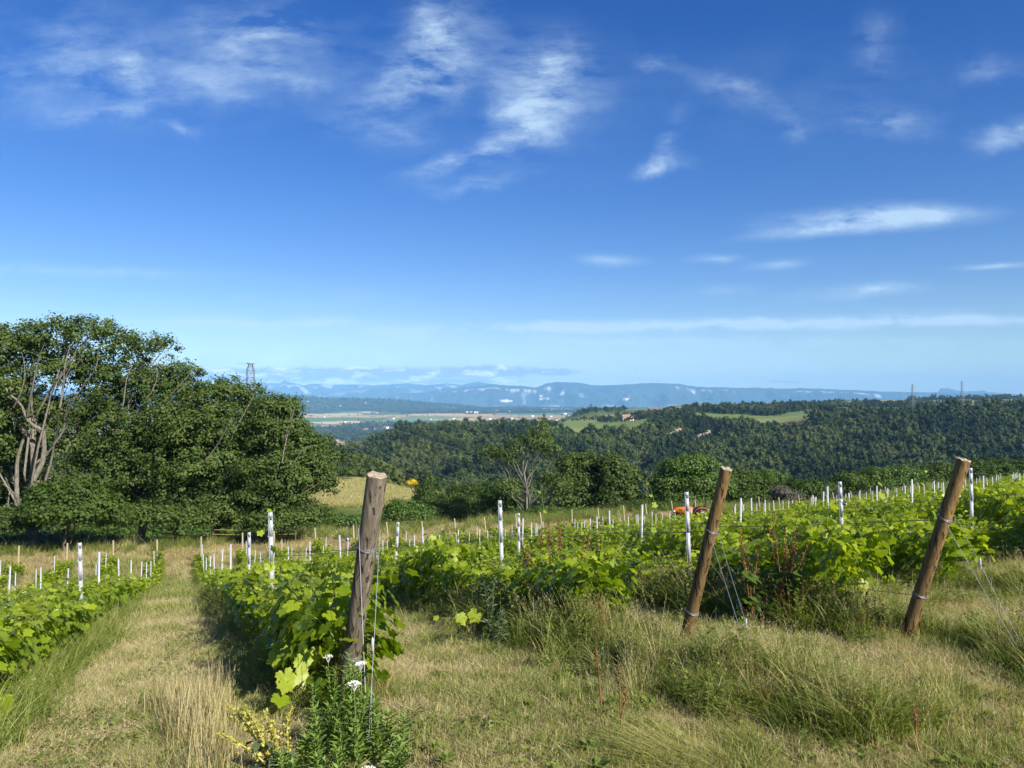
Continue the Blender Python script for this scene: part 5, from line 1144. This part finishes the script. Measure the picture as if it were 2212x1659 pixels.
fleabane('lush narrow leaved weed beyond the anchor wires, on the straw side', 835, 4.1, 8, .28, .16)
fleabane('lush narrow leaved weed at the bottom under the white flower head', 770, 3.75, 9, .22, .2)
fleabane('lush narrow leaved weed next to the yellow green dock', 680, 3.7, 7, .18, .14)
def yarrow(label, X, D, h, lean=(0, 0)):
    r = empty('yarrow', on_ground(X, D)); tag(r, label, 'wildflower', 'white yarrow flowers'); st = MB(); t_ = np.array([lean[0], lean[1], h]); st.tube([(0, 0, 0), t_ * .5 + [.01, 0, 0], t_], [.003, .0025, .002], 5); st.build('stem', M_CANE, r)
    fl = MB(); n = 130; a = rng.random(n) * 6.28; q = .032 * np.sqrt(rng.random(n)); C = t_ + np.stack([q * np.cos(a), q * np.sin(a), .012 + .008 * rng.random(n) - q * .2], 1); fl.copies(LEAF4[0] * [1.6, 1, 1], LEAF4[1], bases(np.array([0, 0, 1.]) + rng.normal(size=(n, 3)) * .4, .008), C)
    for k in range(7): st2 = unit(rng.normal(size=3) * [1, 1, .2]) * .022; fl.tube([t_ - [0, 0, .03], t_ + st2 + [0, 0, .01]], .0012, 4)
    fl.build('flower_head', M_WHITE, r)
yarrow('white yarrow head in the lush weeds at the weathered post', 768, 3.9, .44, (.0, 0)); yarrow('white yarrow head at the very bottom, under the anchor wires', 800, 3.62, .12); yarrow('small white yarrow behind the weathered post foot', 712, 4.9, .38)
yarrow('fading yarrow head just above the brightest one', 782, 4.05, .50)
def thistle(label, X, D, h):
    r = empty('thistle', on_ground(X, D)); tag(r, label, 'weed', 'spiny thistles'); mb = MB()
    for q in range(3):
        tip = np.array([rng.normal() * .08, rng.normal() * .08, h * (.8 + .3 * rng.random())]); mb.tube([(0, 0, 0), tip * .5, tip], [.006, .004, .003], 5)
        m = 46; tt = rng.random(m); az = rng.random(m) * 6.28; d = unit(np.stack([np.cos(az), np.sin(az), .5 + 0 * az], 1)); L = .11 * (1.15 - .7 * tt); mb.copies(LEAF4[0] * [.25, 1, 1], LEAF4[1], bases(rng.normal(size=(m, 3)), L, d), tip * tt[:, None] + d * L[:, None] * .5)
    mb.build('leaves', M_WILT, r)
thistle('grey green spiny thistle in front of the rusty docks', 1062, 7.2, .62); thistle('smaller thistle between the spiny one and the hedge', 1085, 7.0, .45); thistle('pale thistle under the large yellow green leaf', 1330, 7.2, .4)
# long shoots that have left the wires
def shoot(label, pts, sizes, side=1):
    r = empty('vine_shoot', pts[0]); tag(r, label, 'vine shoot', 'stray vine shoots'); P_ = np.array(pts) - np.array(pts[0]); mb = MB(); mb.tube(P_, np.linspace(.004, .002, len(P_)), 5); mb.build('cane', M_CANE, r)
    lf = MB(); n = len(sizes); tt = np.linspace(.1, 1, n); s = np.linspace(0, 1, len(P_)); C = np.stack([np.interp(tt, s, P_[:, k]) for k in range(3)], 1) + rng.normal(size=(n, 3)) * [.03, .03, .02]
    nn = np.array([.25, -.9, .55]) + rng.normal(size=(n, 3)) * .35; dv = np.array([0, 0, -1.]) + rng.normal(size=(n, 3)) * .4
    lf.copies(GL_HI[0], GL_HI[1], bases(nn, np.array(sizes), dv), C, 0, np.clip(.75 + rng.normal(size=n) * .15, 0, 1)); lf.build('leaves', M_VINE, r)
shoot('yellow green shoots hanging down the stake past the middle post', [pt(1830, 1160, 8.2), pt(1850, 1205, 8.0), pt(1865, 1255, 7.9), pt(1845, 1300, 7.8), pt(1840, 1340, 7.7)], [.08, .07, .09, .10, .10, .09, .10, .11, .09, .08, .08, .07])
shoot('big yellow green leaf standing alone left of the middle post', [pt(1270, 1370, 7.0), pt(1290, 1320, 6.9), pt(1312, 1290, 6.8), pt(1325, 1330, 6.8)], [.05, .06, .09, .065, .06])
shoot('low shoot with pale leaves reaching over the straw aisle', [pt(1075, 1345, 7.6), pt(1030, 1330, 7.2), pt(990, 1332, 7.0), pt(955, 1332, 6.9)], [.05, .08, .07, .06, .03])
shoot('thin shoot curling up above the hedge near the half bare tree', [pt(1165, 1170, 12.5), pt(1175, 1110, 12.5), pt(1170, 1060, 12.5)], [.05, .04, .03])
shoot('long shoot standing clear of the vines beside the far stakes', [pt(1905, 1150, 11.5), pt(1900, 1075, 11.3), pt(1905, 1045, 11.3), pt(1895, 1030, 11.2)], [.08, .07, .05, .03])
shoot('shoot tip above the hedge just before the outer post', [pt(2020, 1120, 10.5), pt(2005, 1060, 10.4), pt(1996, 1015, 10.4)], [.07, .05, .03, .02])
shoot('shoot tip above the vines right of the nearest stake', [pt(588, 1230, 7.4), pt(596, 1170, 7.4), pt(580, 1110, 7.3)], [.06, .05, .04, .03])
shoot('shoot rising above the middle rows before the locust tree', [pt(1405, 1150, 10), pt(1412, 1080, 10), pt(1402, 1045, 10)], [.06, .05, .03, .02])
shoot('single leaf spray low in the lit aisle corner', [pt(-30, 1500, 4.9), pt(0, 1510, 4.8), pt(30, 1518, 4.7)], [.05, .09, .08])
for k, (X, Y, D) in enumerate([(640, 1340, 5.6), (600, 1400, 5.4), (700, 1320, 5.5), (620, 1480, 4.9)]):
    shoot(['trailing shoot low on the shady side of the weathered post row', 'lowest shoot of the weathered post row, near the dry stalks', 'sunny shoot just left of the weathered post', 'bright leaves touching the yellow green dock'][k],
          [pt(X + 50, Y - 90, D + .3), pt(X + 20, Y - 30, D), pt(X - 10, Y + 20, D - .1)], [.08, .085, .08, .07, .06, .07])
# ---------------------------------------------------------------- orange vineyard tractor
M_ORANGE = plain('orange_paint', (.62, .13, .015), .4, 0, .15, 3, .5); M_RUB = plain('tyre_rubber', (.025, .024, .022), .85, 0, .3, 8); M_RIM = plain('cream_rim', (.62, .58, .48), .5, 0, .15, 6)
M_BLK = plain('black_iron', (.03, .03, .032), .6, 0, .3, 5); M_LAMP = plain('lamp_glass', (.7, .7, .65), .15)
def tractor():
    r = empty('tractor', (0, 0, 0)); tag(r, 'small orange vineyard tractor parked on the track between stake and middle post', 'tractor')
    x, y = XD(1512, 62); r.location = (x, y, gz(x, y) + .05); r.rotation_euler = (0, 0, math.pi - .12); r.scale = (1.2, 1.2, 1.2)
    def wheel(cx, sy, rad, wd, nm='wheel'):
        w_ = empty(nm); w_.parent = r; w_.location = (cx, sy, rad); tb = MB(); n = 28; an = np.arange(n) / n * 6.283
        prof = [(rad * .62, wd * .42), (rad * .8, wd * .5), (rad * .97, wd * .46), (rad, wd * .3), (rad, -wd * .3), (rad * .97, -wd * .46), (rad * .8, -wd * .5), (rad * .62, -wd * .42)]
        V = np.array([[[math.cos(a) * q, h, math.sin(a) * q] for a in an] for q, h in prof]).reshape(-1, 3); m = len(prof)
        tb.add(V, [[i * n + j, i * n + (j + 1) % n, ((i + 1) % m) * n + (j + 1) % n, ((i + 1) % m) * n + j] for i in range(m) for j in range(n)])
        for k in range(18):     # lugs
            a = k / 18 * 6.283
            for s in (-1, 1): tb.box((math.cos(a + s * .08) * rad, s * wd * .22, math.sin(a + s * .08) * rad), (.05, wd * .45, .035), Euler((s * .5, -a, 0)))
        tb.build('tyre', M_RUB, w_); rb = MB()
        for h, q0, q1 in ((wd * .2, .05, .3), (wd * .15, .3, .5), (wd * .40, .5, .63)):
            for s in (-1, 1):
                V = np.array([[[math.cos(a) * rad * q, s * h * hh, math.sin(a) * rad * q] for a in an] for q, hh in ((q0, 1), (q1, 1))]).reshape(-1, 3); F = [[j, (j + 1) % n, n + (j + 1) % n, n + j] for j in range(n)]; rb.add(V, F if s < 0 else [f[::-1] for f in F])
        V = np.array([[[math.cos(a) * rad * .6, s * wd * .4, math.sin(a) * rad * .6] for a in an] for s in (-1, 1)]).reshape(-1, 3); rb.add(V, [[j, (j + 1) % n, n + (j + 1) % n, n + j] for j in range(n)])
        for k in range(8): a = k / 8 * 6.283; rb.box((math.cos(a) * rad * .42, wd * .22, math.sin(a) * rad * .42), (rad * .34, .02, .07), Euler((0, -a, 0))); rb.box((math.cos(a) * rad * .42, -wd * .22, math.sin(a) * rad * .42), (rad * .34, .02, .07), Euler((0, -a, 0)))
        rb.build('rim', M_RIM, w_)
    for s in (-1, 1): wheel(-.05, s * .52, .48, .30); wheel(1.45, s * .48, .30, .2)
    b = MB(); sec = [(.55, .20, .62, 1.02), (.75, .24, .58, 1.06), (1.35, .23, .58, 1.0), (1.72, .20, .60, .92), (1.78, .17, .62, .86)]; V = []
    for x_, w_, z0, z1 in sec: V += [[x_, -w_, z0], [x_, -w_, z1 - .06], [x_, -w_ * .7, z1], [x_, w_ * .7, z1], [x_, w_, z1 - .06], [x_, w_, z0]]
    F = [[i * 6 + j, i * 6 + (j + 1) % 6, (i + 1) * 6 + (j + 1) % 6, (i + 1) * 6 + j] for i in range(4) for j in range(6)]; b.add(V, F); b.add(V, [[0, 3, 2, 1], [0, 5, 4, 3], [24, 25, 26, 27], [24, 27, 28, 29]]); b.build('hood', M_ORANGE, r)
    b = MB(); b.box((1.80, 0, .74), (.03, .30, .24)); [b.box((1.82, 0, .64 + .04 * k), (.012, .28, .012)) for k in range(6)]; b.build('grille', M_BLK, r)
    for s in (-1, 1):
        b = MB(); b.tube([(1.70, s * .235, .74), (1.80, s * .235, .74)], [.04, .06], 12); b.build('headlight', M_LAMP, r)
        b = MB(); V = []; n = 12
        for i in range(n + 1): a = .25 + i / n * 2.3; V += [[-.05 + math.cos(a) * .56, s * .36, .48 + math.sin(a) * .56], [-.05 + math.cos(a) * .56, s * .68, .48 + math.sin(a) * .54]]
        b.add(V, [[2 * i, 2 * i + 1, 2 * i + 3, 2 * i + 2] for i in range(n)]); b.add(np.array(V) + [0, 0, .015], [[2 * i, 2 * i + 2, 2 * i + 3, 2 * i + 1] for i in range(n)]); b.build('fender', M_ORANGE, r)
    b = MB(); b.box((.75, 0, .48), (1.9, .26, .22)); b.box((-.15, 0, .55), (.5, .5, .32)); b.tube([(1.45, -.45, .34), (1.45, .45, .34)], .05, 8); b.tube([(-.05, -.5, .48), (-.05, .5, .48)], .07, 8); b.box((1.86, 0, .42), (.16, .36, .16)); b.build('chassis', M_BLK, r)
    b = MB(); b.box((.02, 0, .80), (.40, .42, .07)); b.box((-.20, 0, .96), (.07, .40, .30), Euler((0, -.25, 0))); b.build('seat', M_BLK, r)
    b = MB(); b.tube([(.55, 0, .95), (.40, 0, 1.10)], .018, 8); a = np.linspace(0, 6.283, 18); b.tube(np.stack([.40 + .06 * np.cos(a), .19 * np.sin(a), 1.10 + .16 * np.cos(a)], 1), .014, 6); b.build('steering_wheel', M_BLK, r)
    b = MB(); b.tube([(-.30, -.30, .6), (-.34, -.30, 1.5), (-.34, -.2, 1.6), (-.34, .2, 1.6), (-.34, .30, 1.5), (-.30, .30, .6)], .028, 8); b.build('roll_bar', M_BLK, r)
    b = MB(); b.tube([(1.2, .12, 1.0), (1.2, .12, 1.35), (1.16, .12, 1.42)], .025, 8); b.build('exhaust', M_BLK, r)
    b = MB(); b.tube([(-.5, 0, .45), (-.95, 0, .5)], .04, 6); b.box((-1.0, 0, .55), (.16, .9, .3)); b.tube([(-.6, .25, .35), (-1.0, .35, .45)], .025, 6); b.tube([(-.6, -.25, .35), (-1.0, -.35, .45)], .025, 6); b.build('rear_implement', M_ORANGE, r)
tractor()
# ---------------------------------------------------------------- fence past the far row ends
M_FP = plain('grey_fence_wood', (.12, .095, .065), .9, 0, .3, 12); M_TAPE = plain('yellow_tape', (.55, .52, .12), .6)
def fence():
    r = empty('wire_fence', (0, 0, 0)); tag(r, 'low wire fence with thin grey posts and yellow tape, between vineyard and poplars', 'fence')
    P_ = []
    for X in (-60, 85, 235, 376, 462, 640, 770): x, y = XD(X, 58 - (X * .004)); P_.append((x, y, gz(x, y)))
    r.location = P_[0]; o0 = np.array(P_[0])
    for q in P_: b = MB(); c = np.array(q) - o0; b.tube([c + [0, 0, -.3], c + [.02, 0, .7], c + [.04, .0, 1.5]], [.045, .042, .038], 7); b.build('post', M_FP, r)
    for h in (.55, .95, 1.42):
        b = MB(); b.tube([np.array(q) - o0 + [0.02, -.05, h] for q in P_], .006, 4); b.build('wire', M_WIRED, r)
    for h in (.75, 1.08):
        a, c = np.array(P_[4]) - o0, np.array(P_[5]) - o0; b = MB(); t = np.linspace(0, 1, 10)[:, None]; b.tube(a + (c - a) * t + [0, -.08, h] - np.array([0, 0, .06]) * np.sin(t * 3.14), .012, 4); b.build('tape', M_TAPE, r)
fence()
# ---------------------------------------------------------------- pylons and lines
M_PYL = plain('grey_lattice_steel', (.20, .215, .24), .6, .2)
def lattice(mb, z0, z1, w0, w1, n, r_):
    Z = np.linspace(z0, z1, n + 1); W = w0 + (w1 - w0) * (Z - z0) / (z1 - z0); c = np.array([[-1, -1], [1, -1], [1, 1], [-1, 1]]) / 2
    P_ = np.array([[[q[0] * W[i], q[1] * W[i], Z[i]] for q in c] for i in range(n + 1)])
    for k in range(4): mb.tube(P_[:, k], r_ * 1.6, 4)
    for i in range(n):
        for k in range(4): mb.tube([P_[i, k], P_[i + 1, (k + 1) % 4]], r_, 3, cap=False); mb.tube([P_[i, (k + 1) % 4], P_[i + 1, k]], r_, 3, cap=False)
        for k in range(4): mb.tube([P_[i + 1, k], P_[i + 1, (k + 1) % 4]], r_, 3, cap=False)
def pylon_near():
    X, D = 541, 120.0; x, y = XD(X, D); zb = gz(x, y); r = empty('electricity_pylon', (x, y, zb), .5); tag(r, 'lattice pylon top standing above the dense poplars', 'pylon', 'electricity pylons'); H = pt(X, 786, D)[2] - zb
    b = MB(); lattice(b, -.5, H - 1.0, 1.4, 1.05, 18, .026); lattice(b, H - 1.0, H, 1.05, .45, 1, .026); b.build('tower', M_PYL, r)
    b = MB(); az = H - 4.3; 
    for s in (-1, 1): b.tube([(0, s * .5, az), (3.0, 0, az)], .05, 4); b.tube([(.5, s * .5, az + 1.4), (3.0, 0, az + .05)], .04, 4)
    b.tube([(.9, .35, az), (1.1, .3, az + 1.05)], .03, 4); b.build('crossarm', M_PYL, r)
    b = MB(); b.tube([(3.0, 0, az), (3.5, -.05, az - .3), (3.9, -.1, az - .55), (4.1, -.1, az - .7)], [.03, .12, .12, .03], 8); b.build('insulator', M_PYL, r)
    b = MB(); b.tube([(-.2, 0, H), (-2.0, 0, H + .02)], .02, 4); b.box((0, 0, H + .05), (1.1, .7, .15)); b.build('top_bracket', M_PYL, r)
    return r
pylon_near()
def pylon_far(label, X, ytop, D, arms):
    x, y = XD(X, D); zb = gz(x, y); H = pt(X, ytop, D)[2] - zb; r = empty('electricity_pylon', (x, y, zb), .35); tag(r, label, 'pylon', 'electricity pylons'); b = MB(); lattice(b, 0, H * .62, H * .17, H * .06, 5, .16); lattice(b, H * .62, H, H * .06, H * .025, 5, .14); b.build('tower', M_PYL, r)
    for f, w_ in arms:
        b = MB(); b.tube([(-w_, 0, H * f), (0, 0, H * f + 1.2), (w_, 0, H * f)], .16, 4); b.tube([(-w_, 0, H * f), (w_, 0, H * f)], .16, 4)
        for s in (-1, 1): b.tube([(s * w_, 0, H * f), (s * w_, 0, H * f - 2.2)], .16, 4)
        b.build('crossarm', M_PYL, r)
pylon_far('tall pylon on the plateau in front of the dark conifers', 1971, 829, 1450, [(.80, 6.5), (.90, 5.0)]); pylon_far('more distant pylon on the skyline above the clipped hedge', 2078, 823, 1800, [(.80, 7.0), (.92, 5.0)])
M_LINE = plain('power_line_metal', (.45, .47, .5), .5, .3)
for lb, a, c, sg in [('topmost power line crossing the gorge from the lattice pylon', (640, 862, 125), (1110, 1032, 330), 2.5), ('middle power line crossing the gorge', (600, 880, 122), (1100, 1052, 320), 3), ('lowest power line sagging across the gorge', (560, 850, 120), (1080, 1062, 310), 5), ('power line over the dead pines on the bluff', (700, 875, 130), (1200, 1015, 360), 2)]:
    a = np.array(pt(*a)); c = np.array(pt(*c)); t = np.linspace(0, 1, 30)[:, None]; b = MB(); b.tube(a + (c - a) * t - np.array([0, 0, sg]) * (4 * t * (1 - t)), .013, 4); o = b.build('power_line', M_LINE); tag(o, lb, 'power line', 'power lines across the gorge')
# ---------------------------------------------------------------- farm buildings and far houses
M_CREAM = plain('cream_render', (.62, .52, .38), .9, 0, .08, .3); M_WHT = plain('white_render', (.78, .76, .72), .9, 0, .05, .3); M_TILE = plain('clay_tile', (.27, .17, .125), .9, 0, .2, .4); M_BRN = plain('rusty_sheet_roof', (.20, .10, .065), .85, 0, .2, .3); M_WIN = plain('dark_window', (.03, .035, .04), .3)
def house(label, X, D, L, W, H, ang, wallm, roofm, name='farmhouse', cat='house', group=None, wins=True, pitch=.45, dz=0.0, wing=None):
    x, y = XD(X, D); r = empty(name, (x, y, gz(x, y) + dz), ang); tag(r, label, cat, group)
    vols = [((0, 0), L, W, H)] + ([wing] if wing else [])
    for (ox, oy), l, w_, h in vols:
        b = MB(); b.box((ox, oy, h / 2 - 1), (l, w_, h + 2)); rh = w_ * pitch
        for s in (-1, 1): b.add([[ox + s * l / 2, oy - w_ / 2, h], [ox + s * l / 2, oy + w_ / 2, h], [ox + s * l / 2, oy, h + rh * .98]], [[0, 1, 2][::s]])
        b.build('wall', wallm, r); b = MB(); e = .5
        for s in (-1, 1):
            V = np.array([[ox - l / 2 - e, oy + s * (w_ / 2 + e), h - e * 2 * rh / w_ + .1], [ox + l / 2 + e, oy + s * (w_ / 2 + e), h - e * 2 * rh / w_ + .1], [ox + l / 2 + e, oy, h + rh + .1], [ox - l / 2 - e, oy, h + rh + .1]])
            b.add(V, [[0, 1, 2, 3][::s]]); b.add(V + [0, 0, .3], [[0, 3, 2, 1][::s]])
        b.build('roof', roofm, r)
    if wins:
        for k in range(3):
            for zz in (1.6, 4.4):
                if zz + 1 < H: b = MB(); b.box((-L / 2 + L * (k + .6) / 3.2, -W / 2 - .06, zz), (1.1, .1, 1.5)); b.build('window', M_WIN, r)
        b = MB(); b.box((L * .32, -W / 2 - .06, 1.05), (1.2, .1, 2.1)); b.build('door', M_WIN, r)
    return r
house('cream farmhouse with pink tiled roof on the plateau edge', 1352, 1180, 12, 8, 6.5, .2, M_CREAM, M_TILE, wing=((8.5, 1), 7, 7, 4.5))
house('long low barn with a rusty brown roof and a white gable end', 1432, 1400, 46, 14, 4.2, -.06, M_WHT, M_BRN, 'barn', 'barn', wins=False, pitch=.28, wing=((26, 0), 6, 12, 4.4)); house('short brown shed next to the long barn', 1388, 1380, 12, 8, 3.5, .0, M_BRN, M_BRN, 'shed', 'shed', wins=False, pitch=.25)
house('white hut alone in the skyline field', 2120, 1560, 5, 4, 4, .4, M_WHT, M_BRN, 'hut', 'hut', wins=False)
hs_ = [(722, 4300, 20, 8), (835, 4050, 26, 9), (870, 4020, 30, 9), (885, 4040, 16, 8), (745, 5000, 20, 9), (815, 5050, 18, 8), (905, 5000, 26, 10), (960, 5100, 30, 9), (980, 5600, 20, 8), (1005, 5300, 20, 8), (1030, 5400, 18, 8), (1058, 5500, 22, 8), (1082, 5400, 24, 9), (1105, 5600, 20, 8), (850, 5600, 20, 8), (930, 5400, 16, 7), (700, 5900, 18, 8), (1150, 6000, 24, 8), (1130, 5200, 20, 8), (1190, 5800, 18, 8), (1220, 6400, 30, 9), (1075, 7400, 40, 12), (1100, 7500, 30, 10), (1210, 7800, 30, 10), (1250, 8200, 44, 10), (735, 8000, 22, 8), (690, 8100, 22, 8), (665, 8200, 20, 8), (790, 8300, 24, 8), (1285, 2300, 12, 6), (1200, 1750, 10, 5), (1165, 1300, 9, 5)]
for k, (X, D, L, H) in enumerate(hs_):
    near = D < 4600
    house(['white house at the lower fringe of the plain', 'pale farm by the pale road on the plain', 'long pale farm building on the plain', 'small pale outbuilding on the plain'][k] if k < 4 else 'tiny white house on the far plain' if D > 2500 else 'small pale house among the plateau fields', X, D, L, L * .45, H, rng.random() * .8 - .4, M_WHT if k % 3 else M_CREAM, M_TILE if k % 2 else M_BRN, 'house', 'house', None if k < 4 else 'white houses scattered over the plain' if D > 2500 else 'pale houses among the plateau fields', wins=False, dz=1.5)
house('long white warehouse at the foot of the low wooded hills', 1020, 6900, 110, 40, 12, .05, M_WHT, M_WHT, 'warehouse', 'warehouse', wins=False, pitch=.1, dz=3)
# rock showing through the forest
M_ROCK = plain('warm_rock', (.24, .20, .15), .95, 0, .35, .25)
def rocks(label, X, y_, D, n, sx, sl):
    r = empty('rock_outcrop', pt(X, y_, D)); tag(r, label, 'rock', 'bare rocks in the forest'); b = MB()
    for k in range(n):
        t = (k / max(1, n - 1) - .5) * 2; c = np.array([t * sx, rng.normal() * 1.0, -t * sl * -1 + rng.normal() * .5]); V = rng.normal(size=(8, 3)); V = np.array([[x_, y2, z] for x_ in (-1, 1) for y2 in (-1, 1) for z in (-1, 1)]) * (1.1 + rng.random((8, 3)) * 1.4) + c; b.add(V, [[0, 1, 3, 2], [4, 6, 7, 5], [0, 4, 5, 1], [2, 3, 7, 6], [0, 2, 6, 4], [1, 5, 7, 3]])
    b.build('rock_face', M_ROCK, r); r.location.z -= 1.5
rocks('slanting bare rock ledge high in the forest', 1440, 937, 800, 9, 13, 6); rocks('bare rock patch to the outer side of the slanting ledge', 1513, 938, 790, 7, 8, 4)
